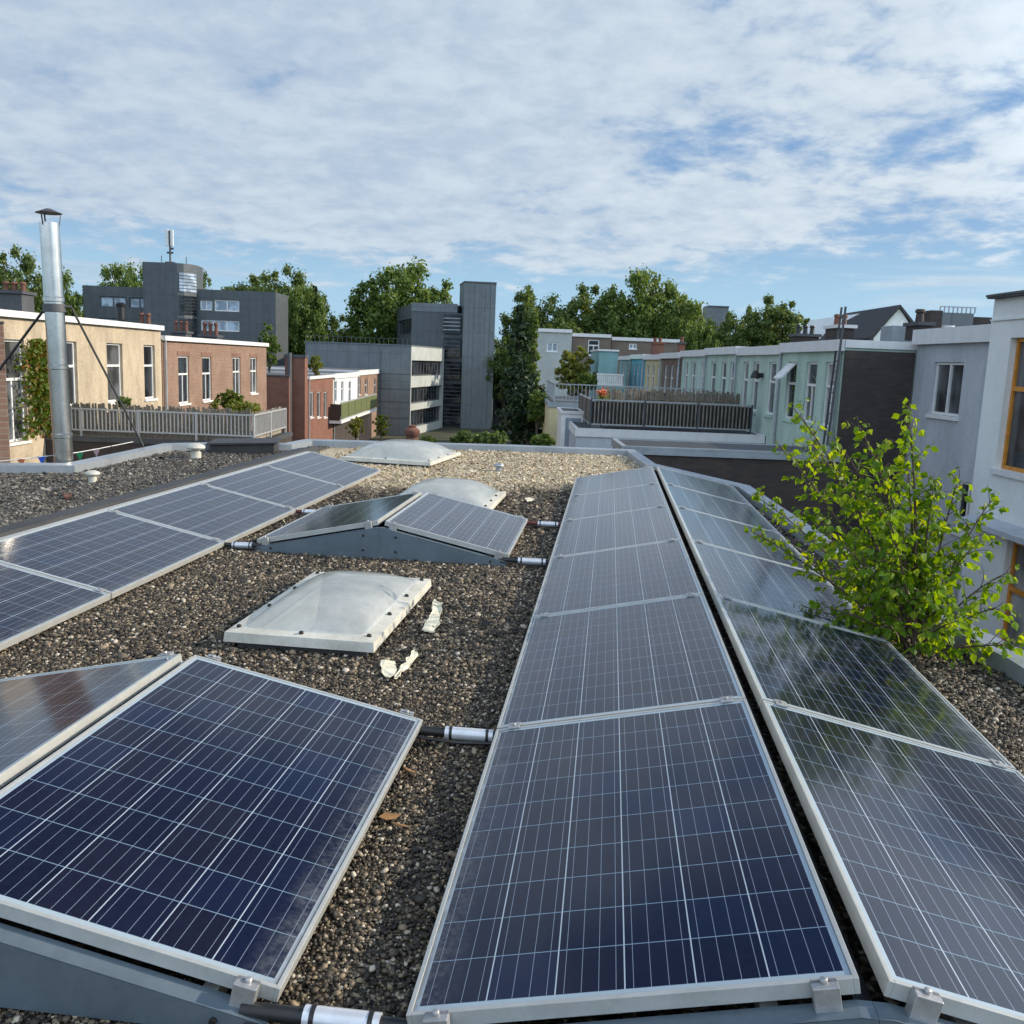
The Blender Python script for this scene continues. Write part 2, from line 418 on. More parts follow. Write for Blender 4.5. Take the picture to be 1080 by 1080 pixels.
BARKB = mat('birch_bark', (.085, .055, .04), .7, 0, .4, 30)
SOIL = mat('garden_ground', (.055, .06, .035), .95, 0, .5, .3)
PAINT = mat('torn_felt', (.74, .70, .54), .8, 0, .35, 9)
OLIVE = mat('olive_panel', (.12, .14, .055), .6, 0, .2, 2)
METALG = mat('shed_metal', (.27, .32, .39), .5, .3, .15, 2, streak=True)
LEAF_B = leafmat('birch_leaf', (.065, .150, .012), (.160, .290, .020), .55, (.28, .36, .03))
LEAF_D = leafmat('tree_leaf', (.056, .096, .027), (.140, .200, .052), .36)
LEAF_M = leafmat('tree_leaf_mid', (.068, .120, .028), (.160, .235, .056), .38)
LEAF_C = leafmat('conifer_leaf', (.010, .028, .012), (.035, .066, .024), .12)
LEAF_Y = leafmat('yellow_leaf', (.10, .13, .02), (.24, .26, .05), .35)
LEAF_I = leafmat('ivy_leaf', (.04, .09, .012), (.12, .17, .02), .3, (.25, .09, .02))
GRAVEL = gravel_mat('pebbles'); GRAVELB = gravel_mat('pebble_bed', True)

def dome_mat():
    m, t, b = principled('acrylic_dome')
    co = t.new('ShaderNodeTexCoord').outputs['Object']
    n = t.noise(co, 3, 5, .7)
    t.l.new(t.mix(t.smooth(n, .35, .7), (.72, .76, .77), (.84, .86, .84)), b.inputs['Base Color'])
    b.inputs['Roughness'].default_value = .16; b.inputs['Coat Weight'].default_value = .8; b.inputs['Coat Roughness'].default_value = .05
    tr = t.new('ShaderNodeBsdfTranslucent'); tr.inputs[0].default_value = (.72, .75, .76, 1)
    mx = t.new('ShaderNodeMixShader'); mx.inputs[0].default_value = .35
    tp = t.new('ShaderNodeBsdfTransparent'); tp.inputs[0].default_value = (.88, .92, .93, 1); m2 = t.new('ShaderNodeMixShader')
    t.l.new(t.math('SUBTRACT', .42, t.math('MULTIPLY', t.smooth(n, .35, .75), .20)), m2.inputs[0])
    t.l.new(b.outputs[0], mx.inputs[1]); t.l.new(tr.outputs[0], mx.inputs[2]); t.l.new(mx.outputs[0], m2.inputs[1]); t.l.new(tp.outputs[0], m2.inputs[2])
    t.l.new(m2.outputs[0], t.n['Material Output'].inputs[0])
    return m
DOME = dome_mat()
LINING = mat('painted_lining', (.62, .62, .58), .8, 0, .1, 3)
CREAMF = mat('aged_white_plastic', (.60, .59, .53), .5, 0, .15, 5, col2=(.50, .49, .42))

# ------------------------------------------------------------------ ground
g = MB(); g.face([(-3000, -800, GROUND), (3000, -800, GROUND), (3000, 4000, GROUND), (-3000, 4000, GROUND)])
g = g.build('ground', SOIL); g['kind'] = 'structure'

# ------------------------------------------------------------------ the gravel roof we stand on, and its neighbour on the left
XB = -4.62
OUR = [(XB, -1.5), (2.75, -1.5), (2.30, 4.9), (2.09, 6.0), (1.90, 9.7), (1.80, 11.75), (.72, 13.84), (.46, 16.07), (-1.64, 15.86), (-3.95, 15.33), (XB, 15.2)]
NEI = [(XB, 15.2), (-5.05, 15.1), (-5.12, 14.25), (-6.10, 13.8), (-6.68, 13.3), (-6.52, 10.5), (-7.2, 10.2), (-12.5, 9.2), (-12.5, -1.5), (XB, -1.5)]
def roof_body(root, poly, cap_edges, walls):
    w = MB(); n = len(poly)
    for i in range(n):
        a, b = poly[i], poly[(i+1) % n]
        w.face([(a[0], a[1], GROUND), (b[0], b[1], GROUND), (b[0], b[1], .0), (a[0], a[1], .0)])
    w.build('wall', walls, root)
    bm = bmesh.new()
    for loop in [poly]+([well(q[1], q[2], q[3], q[4]) for q in SKYL] if poly is OUR else []):
        vs = [bm.verts.new((x, y, 0.0)) for x, y in loop]
        for i in range(len(vs)): bm.edges.new((vs[i], vs[(i+1) % len(vs)]))
    bmesh.ops.triangle_fill(bm, use_beauty=True, use_dissolve=False, edges=list(bm.edges), normal=(0, 0, 1))
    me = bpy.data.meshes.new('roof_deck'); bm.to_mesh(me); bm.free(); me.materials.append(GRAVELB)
    dk = bpy.data.objects.new('roof_deck', me); COL.objects.link(dk); dk.parent = root
    c = MB()
    # one mitred strip along the open edges
    pts = [Vector((*poly[i], 0)) for i in cap_edges]; W = .13; off = []
    for i, p in enumerate(pts):
        d0 = (pts[i]-pts[i-1]).normalized() if i else None
        d1 = (pts[i+1]-pts[i]).normalized() if i < len(pts)-1 else None
        ns = [Vector((-q.y, q.x, 0)) for q in (d0, d1) if q]
        m = sum(ns, Vector()); m.normalize(); off.append(m*(W/max(.5, m.dot(ns[0]))))
    for i in range(len(pts)-1):
        a, b = pts[i], pts[i+1]; ai, bi = a+off[i], b+off[i+1]
        ao, bo = a-off[i]*.15, b-off[i+1]*.15
        z0, z1 = -.16, .12; up = lambda p, z: (p.x, p.y, z)
        c.face([up(ao, z1), up(bo, z1), up(bi, z1-.015), up(ai, z1-.015)]); c.face([up(ai, z1-.015), up(bi, z1-.015), up(bi, .002), up(ai, .002)])
        c.face([up(ao, z0), up(bo, z0), up(bo, z1), up(ao, z1)]); c.face([up(ao, z0), up(bo, z0), up(b, z0), up(a, z0)])
    return c
SKYL = [('cream framed dome skylight nearest the camera, beside the torn felt strip', (-1.53, 5.18), .80, 1.44, -.012, .10),
        ('large dome skylight near the far roof edge', (-3.07, 13.65), 1.36, 1.66, -.10, .20),
        ('dome skylight half hidden behind the small middle rack', (-1.66, 9.62), 1.07, 1.28, -.02, .17)]
def well(c, lx, ly, rz, ins=.09):
    x, y = lx/2-ins, ly/2-ins; ca, sa = math.cos(rz), math.sin(rz)
    return [(c[0]+a*ca-b*sa, c[1]+a*sa+b*ca) for a, b in ((-x, -y), (x, -y), (x, y), (-x, y))]
r = thing('flat_roof_building', 'low gravel covered flat roof building carrying all the solar panels', 'building')
roof_body(r, OUR, list(range(1, 11)), BRICKD).build('parapet_cap', ZINCCAP, r)
up_ = MB(); up_.prism([(XB+.02, -1.4, .004), (XB+.42, -1.4, .004), (XB+.36, -1.4, .20), (XB+.07, -1.4, .16)], (0, 14.6, 0)).build('upstand', BITU, r)
up_ = MB(); up_.box(XB-.03, XB+.012, -1.4, 13.6, .003, .03).build('edge_strip', ZINCCAP, r)
r2 = thing('flat_roof_building', 'dark gravel neighbouring flat roof behind the left panel row, with pale metal edge', 'building')
roof_body(r2, NEI, list(range(0, 8)), BRICKD).build('parapet_cap', ZINCCAP, r2)

def inside(poly, X, Y):
    c = np.zeros(len(X), bool); n = len(poly)
    for i in range(n):
        (x0, y0), (x1, y1) = poly[i], poly[(i+1) % n]
        if y0 == y1: continue
        k = ((y0 > Y) != (y1 > Y)) & (X < (x1-x0)*(Y-y0)/(y1-y0)+x0); c ^= k
    return c
def pebbles():
    rng = np.random.default_rng(4)
    bm = bmesh.new(); bmesh.ops.create_icosphere(bm, subdivisions=1, radius=1); bm.verts.index_update()
    iv = np.array([v.co for v in bm.verts]); it = np.array([[v.index for v in f.verts] for f in bm.faces]); bm.free()
    ov = np.array([(1, 0, 0), (0, 1, 0), (-1, 0, 0), (0, -1, 0), (0, 0, 1.0), (0, 0, -1)]) ; ot = np.array([(0, 1, 4), (1, 2, 4), (2, 3, 4), (3, 0, 4)])
    V = []; T = []; base = 0
    for y0, y1, dens, size, (pv, pt) in ((1.2, 4.2, 14000, .0051, (iv, it)), (4.2, 7.5, 8200, .0070, (iv, it)), (7.5, 16.1, 3600, .0106, (ov, ot))):
        n = int((2.8+8.6)*(y1-y0)*dens)
        X = rng.uniform(-8.6, 2.8, n); Y = rng.uniform(y0, y1, n)
        # keep what the lens can see plus a margin, on one of the two roofs
        k = (X > -0.72*Y-.6) & (X < 0.55*Y+.5) & (inside(OUR, X, Y) | inside(NEI, X, Y)) & ~((X > XB) & (X < XB+.44))
        k &= ~((X > -.25) & (X < 1.5) & (Y > 1.95) & (Y < 11.7)) & ~((X > -2.55) & (X < -.85) & (Y > 2.0) & (Y < 3.4)) & ~((X > -3.95) & (X < -3.2) & (Y < 12))
        for q in SKYL: k &= ~inside(well(q[1], q[2], q[3], q[4], .03), X, Y)
        X, Y = X[k], Y[k]; n = len(X)
        sc = size*np.exp(rng.normal(0, .36, n)); s3 = np.stack([sc*rng.uniform(.8, 1.35, n), sc*rng.uniform(.7, 1.1, n), sc*rng.uniform(.45, .8, n)], 1)
        a = rng.uniform(0, 2*np.pi, n); tl = rng.normal(0, .45, n)
        p = pv[None]*(1+rng.uniform(-.28, .28, (n, len(pv), 1)))*s3[:, None]
        ct, sn = np.cos(tl)[:, None], np.sin(tl)[:, None]
        px, pz = p[..., 0]*ct-p[..., 2]*sn, p[..., 0]*sn+p[..., 2]*ct; py = p[..., 1]
        ca, sa = np.cos(a)[:, None], np.sin(a)[:, None]
        q = np.stack([px*ca-py*sa+X[:, None], px*sa+py*ca+Y[:, None], pz+(sc*rng.uniform(.15, .9, n))[:, None]+.002], -1)
        V.append(q.reshape(-1, 3)); T.append((pt[None]+(np.arange(n)*len(pv))[:, None, None]+base).reshape(-1, 3)); base += n*len(pv)
    V = np.concatenate(V).astype(np.float32); T = np.concatenate(T).astype(np.int32)
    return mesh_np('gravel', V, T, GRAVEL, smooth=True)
def mesh_np(name, V, T, m, smooth=False, parent=None):
    me = bpy.data.meshes.new(name); k = T.shape[1]
    me.vertices.add(len(V)); me.vertices.foreach_set('co', V.ravel())
    me.loops.add(T.size); me.loops.foreach_set('vertex_index', T.ravel())
    me.polygons.add(len(T)); me.polygons.foreach_set('loop_start', np.arange(0, T.size, k, dtype=np.int32)); me.polygons.foreach_set('loop_total', np.full(len(T), k, np.int32))
    if smooth: me.polygons.foreach_set('use_smooth', np.ones(len(T), bool))
    me.update(calc_edges=True); me.materials.append(m)
    o = bpy.data.objects.new(name, me); COL.objects.link(o)
    if parent: o.parent = parent
    return o
tag(pebbles(), 'brown and grey rounded pebbles covering the flat roofs', 'gravel', kind='stuff')

# ------------------------------------------------------------------ buildings: generic pieces
def add_window(root, o, u, n, L0, L1, z0, z1, depth=.10, style='sash', fm=WHITEP, pm=PANE, sill=True, sm=None, fw=.065):
    """a window part with frame, pane and sill; o/u/n give the facade's local frame"""
    o = Vector(o); u = Vector(u); n = Vector(n); Z = Vector((0, 0, 1))
    P = lambda a, z, d: o+u*a+Z*z+n*d
    f = MB()
    def bar(a0, a1, b0, b1, d0, d1):
        f.prism([P(a0, b0, d0), P(a1, b0, d0), P(a1, b1, d0), P(a0, b1, d0)], n*(d1-d0))
    d0, d1 = -depth-.03, -depth+.04
    e = .002
    bar(L0+e, L0+fw, z0+e, z1-e, d0, d1); bar(L1-fw, L1-e, z0+e, z1-e, d0, d1)
    bar(L0+fw, L1-fw, z0+e, z0+fw, d0, d1-.002); bar(L0+fw, L1-fw, z1-fw, z1-e, d0, d1-.002)
    H = z1-z0; mid = (L0+L1)/2
    if style == 'sash': bar(L0+fw, L1-fw, z0+H*.60, z0+H*.60+fw*1.2, d0, d1+.01)
    if style == 'cross':
        bar(L0+fw, L1-fw, z0+H*.60, z0+H*.60+fw*1.2, d0, d1+.01); bar(mid-fw*.5, mid+fw*.5, z0+fw, z0+H*.60, d0, d1-.004)
    if style == 'cross2':
        bar(L0+fw, L1-fw, z0+H*.60, z0+H*.60+fw*1.2, d0, d1+.01); bar(mid-fw*.5, mid+fw*.5, z0+fw, z1-fw, d0, d1-.004)
    if style == 'double': bar(mid-fw*.55, mid+fw*.55, z0+fw, z1-fw, d0, d1+.008)
    if style == 'strip':
        k = max(2, int((L1-L0)/1.3))
        for i in range(1, k): a = L0+(L1-L0)*i/k; bar(a-fw*.5, a+fw*.5, z0+fw, z1-fw, d0, d1-.004)
    w = f.build('window', fm, root)
    MB().face([P(L0+fw*.5, z0+fw*.5, -depth), P(L1-fw*.5, z0+fw*.5, -depth), P(L1-fw*.5, z1-fw*.5, -depth), P(L0+fw*.5, z1-fw*.5, -depth)]).build('pane', pm, w, fix=False)
    if sill:
        s_ = MB(); s_.prism([P(L0-.06, z0-.09, -depth+.045), P(L1+.06, z0-.09, -depth+.045), P(L1+.06, z0-.005, -depth+.045), P(L0-.06, z0-.005, -depth+.045)], n*(depth+.02)); s_.build('sill', sm or fm, w)
    return w

def row_house(name, label, s0, s1, t, out, depth, ztop, wm, wins, trim=(.22, WHITECAP), base=GROUND, group=None, reveal=.12, sm=None, wmat=None, pipe=True, style='sash'):
    """house of a terrace; out=-1 faces the panels from the right, +1 from the left. wins=(s0,s1,z0,z1[,style[,pane]])"""
    root = thing(name, label, 'house', st(s0, t, base), RA, group); L = s1-s0; H = ztop-base
    sgn = out; wall = MB()
    holes = [(a-s0, b-s0, c-base, d-base) for a, b, c, d, *_ in wins]
    o, u, n = (0, 0, 0), (0, 1, 0), (sgn, 0, 0)
    wall.facade(o, u, n, L, H, holes, reveal)
    X = -sgn*depth
    wall.face([(0, 0, 0), (X, 0, 0), (X, 0, H), (0, 0, H)]); wall.face([(0, L, 0), (X, L, 0), (X, L, H), (0, L, H)]); wall.face([(X, 0, 0), (X, L, 0), (X, L, H), (X, 0, H)])
    wall.build('wall', wm, root, fix=False)
    th, tm = trim
    xs = sorted((sgn*.14, X)); MB().box(xs[0], xs[1], 0.01, L-.01, H+.003, H+.05).build('roof', BITU2, root)
    xs = sorted((sgn*.16, sgn*.003)); MB().box(xs[0], xs[1], 0, L, H-th+.0, H+.07).build('cornice', tm, root)
    if not sgn == 0:
        xs = sorted((X, sgn*.0)); MB().box(xs[0], xs[1], -.05, -.003, H-th*.6, H+.068).build('cornice', tm, root)
    if pipe:
        X = sgn*.09; MB().tube([(X, .16, .2), (X, .16, H-th-.02)], .05, 8).build('downpipe', RAILG if sgn < 0 else ZINCCAP, root)
    for w in wins:
        a, b, c, d = w[:4]; sty = w[4] if len(w) > 4 else style; pm = w[5] if len(w) > 5 else PANE
        if pm is PANE: pm = random.Random(int(a*37)).choice((PANE, PANE, PANEL_, CURT) if out < 0 else (PANE, PANE, PANEL_))
        wq = add_window(root, o, u, n, a-s0, b-s0, c-base, d-base, reveal-.02, sty, wmat or WHITEP, pm, True, sm)
        if wm in (BRICKP, BRICKR, BRICKB):
            xs = sorted((sgn*.004, sgn*.02)); MB().box(xs[0], xs[1], a-s0-.12, b-s0+.12, d-base+.003, d-base+.20).build('lintel', LINTEL, wq)
    return root

# ---- right-hand row (faces the panels, in shade)
TR = 8.62
def S_(u, t=TR, v=400): return at_t(u, v, t)[0]
def wr(u, w=.85, style='sash', z0=.14, z1=1.88, pm=PANE): s = S_(u); return (s-w/2, s+w/2, z0, z1, style, pm)
GH = [  # name, label, u near, u far, wall, window pixels
 ('terraced_house', 'pale green rendered terraced house with a dark brick end wall and a ladder', 888.0, 824, GREENW, [(876, .95, 'cross'), (855, .95, 'cross'), (834.5, .9, 'sash')]),
 ('terraced_house', 'pale green terraced house with a black wall lamp, beside the railed terrace', 824, 777.5, GREENW2, [(812, .85, 'sash'), (795, .8, 'sash'), (784, .8, 'sash')]),
 ('terraced_house', 'green terraced house whose wall meets the reed screened terrace', 777.5, 744, GREENW, [(771.5, .9, 'sash'), (762, .9, 'sash'), (751, .95, 'sash')]),
 ('terraced_house', 'green terraced house next to the brown brick one', 744, 717.5, GREENW2, [(739, .9, 'sash'), (729.5, .9, 'sash'), (722, .9, 'sash')]),
 ('terraced_house', 'brown brick terraced house between a green and a cream yellow house', 717.5, 697, BRICKB, [(714, .95, 'sash'), (708, .95, 'sash'), (701.5, .95, 'sash')]),
 ('terraced_house', 'cream yellow terraced house beside the turquoise house', 697, 679, YELLW, [(693.5, 1.0, 'sash'), (687.5, 1.0, 'sash'), (682, 1.0, 'sash')]),
 ('terraced_house', 'bright turquoise blue terraced house', 679, 665, TURQW, [(676, 1.1, 'sash'), (671.8, 1.1, 'sash'), (667.8, 1.1, 'sash')]),
 ('terraced_house', 'pale teal terraced house at the far end of the colourful row', 665, 652, TEALW, [(661, 1.2, 'sash'), (656, 1.2, 'sash')]),
]
sides = []
for i, (nm, lab, ua, ub, wm, ws) in enumerate(GH):
    zt = 2.36-.05*(i % 2)-(.12 if i > 3 else 0)
    h = row_house(nm, lab, S_(ua), S_(ub), TR+(.0, .06, .02, .05, 0, .04, .01, .05)[i], -1, 9.0, zt, wm, [wr(u, w, sty, .14-(.25 if i > 3 else 0), 1.86-(.2 if i > 3 else 0)) for u, w, sty in ws], sm=GREENW if i < 4 else None, group='terraced houses of the right hand row')
    sides.append(h)
hg = sides[0]
H0 = 2.36-GROUND
MB().box(-.002, 1.78, -.11, -.003, 0, H0-.20).build('end_wall', BRICKD, hg)
# opened top light of the third window
s = S_(834.5)-S_(888.0)
o_ = MB(); o_.beam((-.02, s-.36, 1.80-GROUND), (-.42, s-.36, 1.36-GROUND), .05, .04); o_.beam((-.02, s+.36, 1.80-GROUND), (-.42, s+.36, 1.36-GROUND), .05, .04)
o_.beam((-.02, s-.36, 1.80-GROUND), (-.02, s+.36, 1.80-GROUND), .05, .05); o_.beam((-.42, s-.36, 1.36-GROUND), (-.42, s+.36, 1.36-GROUND), .05, .05)
o_.face([(-.02, s-.34, 1.80-GROUND), (-.42, s-.34, 1.36-GROUND), (-.42, s+.34, 1.36-GROUND), (-.02, s+.34, 1.80-GROUND)]).build('open_top_light', WHITEP, hg)
# wall lamp of the second house
lamp = thing('wall_lamp', 'small black wall lamp between two windows of a green house', 'lamp', st(S_(803), TR, 1.40), RA)
MB().box(-.10, .05, -.05, .05, -.08, .08).build('bracket', BLACKP, lamp, bevel=.01)
MB().lathe([(.05, .16), (.10, .10), (.17, -.08), (.16, -.10)], 14, (-.22, 0, 0)).tube([(-.02, 0, 0), (-.2, 0, .08)], .025, 6).build('lamp_shade', BLACKP, lamp)

# ladder against the green house
s_l, t_l, z_l = at_t(866, 465, TR-.35); top = at_t(868, 331, TR-.05)
lad = thing('ladder', 'tall thin grey ladder standing against the green house', 'ladder', st(s_l, t_l, z_l-.1), RA)
lh = 3.55
ra_ = MB(); rb_ = MB(); ru = MB()
for mbq, dy in ((ra_, -.19), (rb_, .19)): mbq.beam((.12, dy*.75, 0), (.26, dy*.75, lh), .03, .05)
for i in range(1, 13): k = i/13; ru.beam((.12+.14*k, -.14, lh*k), (.12+.14*k, .14, lh*k), .025, .025)
ra_.build('stile', DARKG, lad); rb_.build('stile', DARKG, lad); ru.build('rungs', DARKG, lad)

# grey house and white house, nearer
TG = 10.43; SW = 16.3; TW = 8.4
def gw(u0, u1, v0, v1, t): a = at_t(u0, v0, t); b = at_t(u1, v1, t); return sorted((a[0], b[0]))+sorted((a[2], b[2]))
sg0, sg1 = SW+.02, S_(888.0)-.12
row_house('rendered_house', 'grey rendered house with one curtained window beside the brick gable', sg0, sg1, TG, -1, 8, 2.66, GREYW, [(21.25, 22.72, .67, 1.93, 'double', PANEL_), (20.0, 20.9, -1.9, -.75, 'double', PANE)], trim=(.30, WHITECAP))
hw = row_house('rendered_house', 'white rendered house with amber wood windows at the right edge', 9.0, SW, TW, -1, 10, 2.93, WHITEW, [(13.75, 15.62, .06, 2.26, 'cross', PANEL_), (12.9, 14.95, -3.2, -1.05, 'cross2', PANE)], trim=(-.03, DARKG), wmat=WOOD, pipe=False, reveal=.17, sm=WHITECAP)
MB().box(-.035, -.002, 0, SW-9.0, 2.56-GROUND, 2.59-GROUND).build('string_course', WHITEW, hw)
MB().prism([(-.003, SW-9-.35, -.78-GROUND), (-.34, SW-9-.35, -.86-GROUND), (-.34, SW-9-.35, -.95-GROUND), (-.16, SW-9-.35, -1.0-GROUND), (-.003, SW-9-.35, -1.04-GROUND)], (0, -5.5, 0)).build('ledge', GREYW, hw)

# neighbour extensions in the gardens on the right
def block(name, label, s0, s1, t0, t1, z1, wm, capm=ZINCCAP, caph=.18, roofm=BITU, cat='extension', base=GROUND, over=.04):
    root = thing(name, label, cat, st(s0, t0, base), RA); H = z1-base
    MB().box(0, t1-t0, 0, s1-s0, 0, H-caph).build('wall', wm, root)
    MB().box(-over, t1-t0+over, -over, s1-s0+over, H-caph+.003, H-.05).build('fascia', capm, root)
    MB().box(.08, t1-t0-.08, .08, s1-s0-.08, H-.049, H-.02).build('roof', roofm, root)
    c = MB(); a, b = t1-t0+over, s1-s0+over
    for bx in ((-over, a, -over, .06), (-over, a, b-.10, b), (-over, .06, .061, b-.101), (a-.1, a, .061, b-.101)): c.box(*bx, H-.047, H)
    c.build('roof_edge', capm, root)
    return root
block('garden_extension', 'flat roofed extension with brown brick wall and pale metal edge just beyond the panels', 18.2, 20.0, 2.35, at_s(884, 487, 18.2)[1], -.02, BRICKD, ZINCCAP, .16)
ZX = at_s(640, 452.5, 30.6)[2]
block('garden_extension', 'grey walled flat extension under the dark slatted terrace railing', 30.6, 37.5, at_s(608, 455, 30.6)[1], TR-.02, ZX, GREYW, WHITECAP, .28)
ZY = at_s(600, 425, 37.9)[2]
block('garden_extension', 'pale yellow garden building with a grey railing on its roof', 37.9, 46, at_s(578.5, 440, 37.9)[1], 8.4, ZY, YELLW, ZINCCAP, .2)
sa, sb = at_s(592, 440, 34.0)[1], at_s(615, 440, 34.0)[1]; zs = at_s(600, 433.5, 34.0)[2]
sh = block('garden_shed', 'grey metal garden shed with white framed door below the terrace', 34.0, 36.5, sa, sb, zs, WHITEP, WHITEP, .1, cat='shed')
MB().box(.16, sb-sa-.08, -.03, -.002, .1, zs-GROUND-.25).build('door', METALG, sh)

# terrace railing with dark slats, reed screen, chairs
def railing(name, label, pts, z0, h, mrail, mbar, gap=.11, bw=.018, posts=True, slats=False, postm=None, legs=.1):
    P = [Vector((p[0], p[1], 0)) for p in pts]
    root = thing(name, label, 'railing', (P[0].x, P[0].y, z0))
    o = P[0]; rails = MB(); bars = MB()
    for a, b in zip(P[:-1], P[1:]):
        a = a-o; b = b-o; L = (b-a).length; Z = Vector((0, 0, 1)); d = (b-a).normalized()
        for zz in (h, legs): rails.beam(a+Z*zz, b+Z*zz, .045, .045)
        k = int(L/gap)
        for i in range(1, k):
            q = a+(b-a)*(i/k); bars.beam(q+Z*(legs+.02), q+Z*(h-.02), bw if not slats else gap*.36, .018, d.cross(Z))
        n = max(1, round(L/1.9))
        for i in range(n+(1 if b == P[-1]-o else 0)):
            q = a+(b-a)*(i/n); MB().beam(q, q+Z*(h+.03), .06, .06).build('post', postm or mrail, root)
    if slats:
        bk = MB()
        for a, b in zip(P[:-1], P[1:]): off = Vector((-(b-a).y, (b-a).x, 0)).normalized()*.05; bk.beam(a-o+off+Vector((0, 0, h*.52)), b-o+off+Vector((0, 0, h*.52)), .01, h*.84)
        bk.build('dark_gap_sheet', BLACKP, root)  # black sheet added to darken the gaps between the slats
    rails.build('rails', mrail, root); bars.build('slats' if slats else 'bars', mbar, root)
    return root
def xy(s, t): p = st(s, t); return (p.x, p.y)
SLAT = mat('weathered_slat', (.20, .175, .145), .8, 0, .5, 6, streak=True)
railing('terrace_railing', 'dark slatted terrace railing with pale rails on the grey extension', [xy(36.4, 2.85), xy(31.2, 2.85), xy(31.2, 8.3)], ZX+.01, .92, RAILG, SLAT, .125, .02, slats=True, postm=RAILD)
railing('terrace_railing', 'thin grey metal railing on the pale yellow garden building', [xy(45.5, 1.95), xy(38.2, 1.95), xy(38.2, 8.2)], ZY, .75, RAILG, RAILG, .16, .025)
def reed(name, label, a, b, z0, h, m, seed, jag=.08):
    rng = random.Random(seed); a = Vector((*a, z0)); b = Vector((*b, z0)); L = (b-a).length
    root = thing(name, label, 'screen', a); mb = MB(); n = int(L/.05); d = (b-a)/n
    for i in range(n):
        q = d*(i+.5); hh = h*(1-abs(rng.gauss(0, jag))); mb.beam(q, q+Vector((rng.gauss(0, .015), rng.gauss(0, .015), hh)), .055, .02+rng.random()*.01, d.cross(Vector((0, 0, 1))))
    mb.build('reed_mat', m, root); w = MB()
    for k in (.3, .7): w.beam(Vector((0, 0, h*k)), (b-a)+Vector((0, 0, h*k)), .045, .012)
    w.build('binding_wire', REED, root); return root
reed('reed_screen', 'brown reed screen behind the dark slatted railing, meeting the green house', xy(32.2, 3.4), xy(33.9, 8.55), ZX, 1.36, REED, 3)
REEDP = mat('reed_pale', (.24, .22, .19), .9, 0, .4, 14)
for k, (u, lab) in enumerate(((681, 'left one of two dark chairs on the reed screened terrace'), (695, 'right one of two dark chairs on the reed screened terrace'))):
    s, t, z = at_s(u, 418, 36.4)
    c = thing('terrace_chair', lab, 'chair', st(s, t, ZX), RA, 'chairs on the terrace')
    MB().box(-.25, .25, -.25, .25, .42, .47).build('seat', RAILD, c); MB().box(-.25, .25, -.27, -.23, .47, 1.12).build('backrest', RAILD, c)
    for dx in (-.22, .22):
        for dy in (-.22, .22): MB().beam((dx, dy, 0), (dx, dy, .42), .03, .03).build('leg', RAILD, c)

# protruding teal bay with white balustrade, far end
SBAY = 61.0
b0, b1 = at_s(630.5, 400, SBAY)[1], at_s(650.5, 400, SBAY)[1]; bz = at_s(640, 370.5, SBAY)[2]; bw_ = b1-b0
bay = thing('bay_extension', 'teal clad bay at the end of the coloured row with white balustrade in front', 'extension', st(SBAY, b0, GROUND), RA)
MB().box(0, bw_, 0, 6, 0, bz-GROUND).build('wall', TEALW, bay); MB().box(-.08, bw_+.05, -.1, 6, bz+.003-GROUND, bz+.12-GROUND).build('roof', WHITECAP, bay)
za, zb = at_s(640, 406.5, SBAY-1.5)[2]-GROUND, at_s(640, 394, SBAY-1.5)[2]-GROUND
b_ = MB(); nb = 12
for i in range(nb): x = (bw_+.4)*i/nb-.2; b_.box(x, x+.11, -1.6, -1.5, za+.1, zb-.1)
b_.box(-.25, bw_+.25, -1.63, -1.47, zb-.098, zb); b_.box(-.25, bw_+.25, -1.63, -1.47, za, za+.098); b_.build('balustrade', WHITEP, bay)
MB().box(-.2, bw_+.2, -1.7, -.003, 0, za-.003).build('balcony_base', TEALW, bay)

# houses across the far end, facing us
def end_house(name, label, s, t0, t1, ztop, wm, wins, depth=8, capm=WHITECAP, roof=True):
    root = thing(name, label, 'house', st(s, t0, GROUND), RA); H = ztop-GROUND; L = t1-t0; w = MB()
    w.facade((0, 0, 0), (1, 0, 0), (0, -1, 0), L, H, [(a-t0, b-t0, c-GROUND, d-GROUND) for a, b, c, d, *_ in wins], .12)
    w.face([(0, 0, 0), (0, depth, 0), (0, depth, H), (0, 0, H)]); w.face([(L, 0, 0), (L, depth, 0), (L, depth, H), (L, 0, H)]); w.face([(0, depth, 0), (L, depth, 0), (L, depth, H), (0, depth, H)])
    w.build('wall', wm, root, fix=False)
    MB().box(0.01, L-.01, .01, depth, H+.003, H+.08).build('roof', BITU2, root); MB().box(0, L, -.14, -.003, H-.22, H+.1).build('cornice', capm, root)
    for w in wins:
        a, b, c, d = w[:4]; add_window(root, (0, 0, 0), (1, 0, 0), (0, -1, 0), a-t0, b-t0, c-GROUND, d-GROUND, .1, w[4] if len(w) > 4 else 'sash', WHITEP, w[5] if len(w) > 5 else PANE, True, fw=.1)
    return root
SE = 92.0
def T_(u, v=360, s=SE): q = at_s(u, v, s); return q[1], q[2]
def ew(u0, u1, v0, v1, sty, pm=PANE, s=SE):
    a = at_s(u0, v0, s); b = at_s(u1, v1, s); return (a[1], b[1], b[2], a[2], sty, pm)
end_house('end_house', 'pale grey rendered house with a blue window across the far end', SE, T_(567)[0], T_(603)[0], T_(585, 348)[1], CONC, [ew(577, 588, 361, 371, 'double', PANEB)])
end_house('end_house', 'brown brick house with a white cross window across the far end', SE+.5, T_(603)[0]+.05, T_(645)[0], T_(624, 353)[1], BRICKB, [ew(621, 632, 358, 375, 'cross'), ew(626, 640, 384, 391, 'double')])
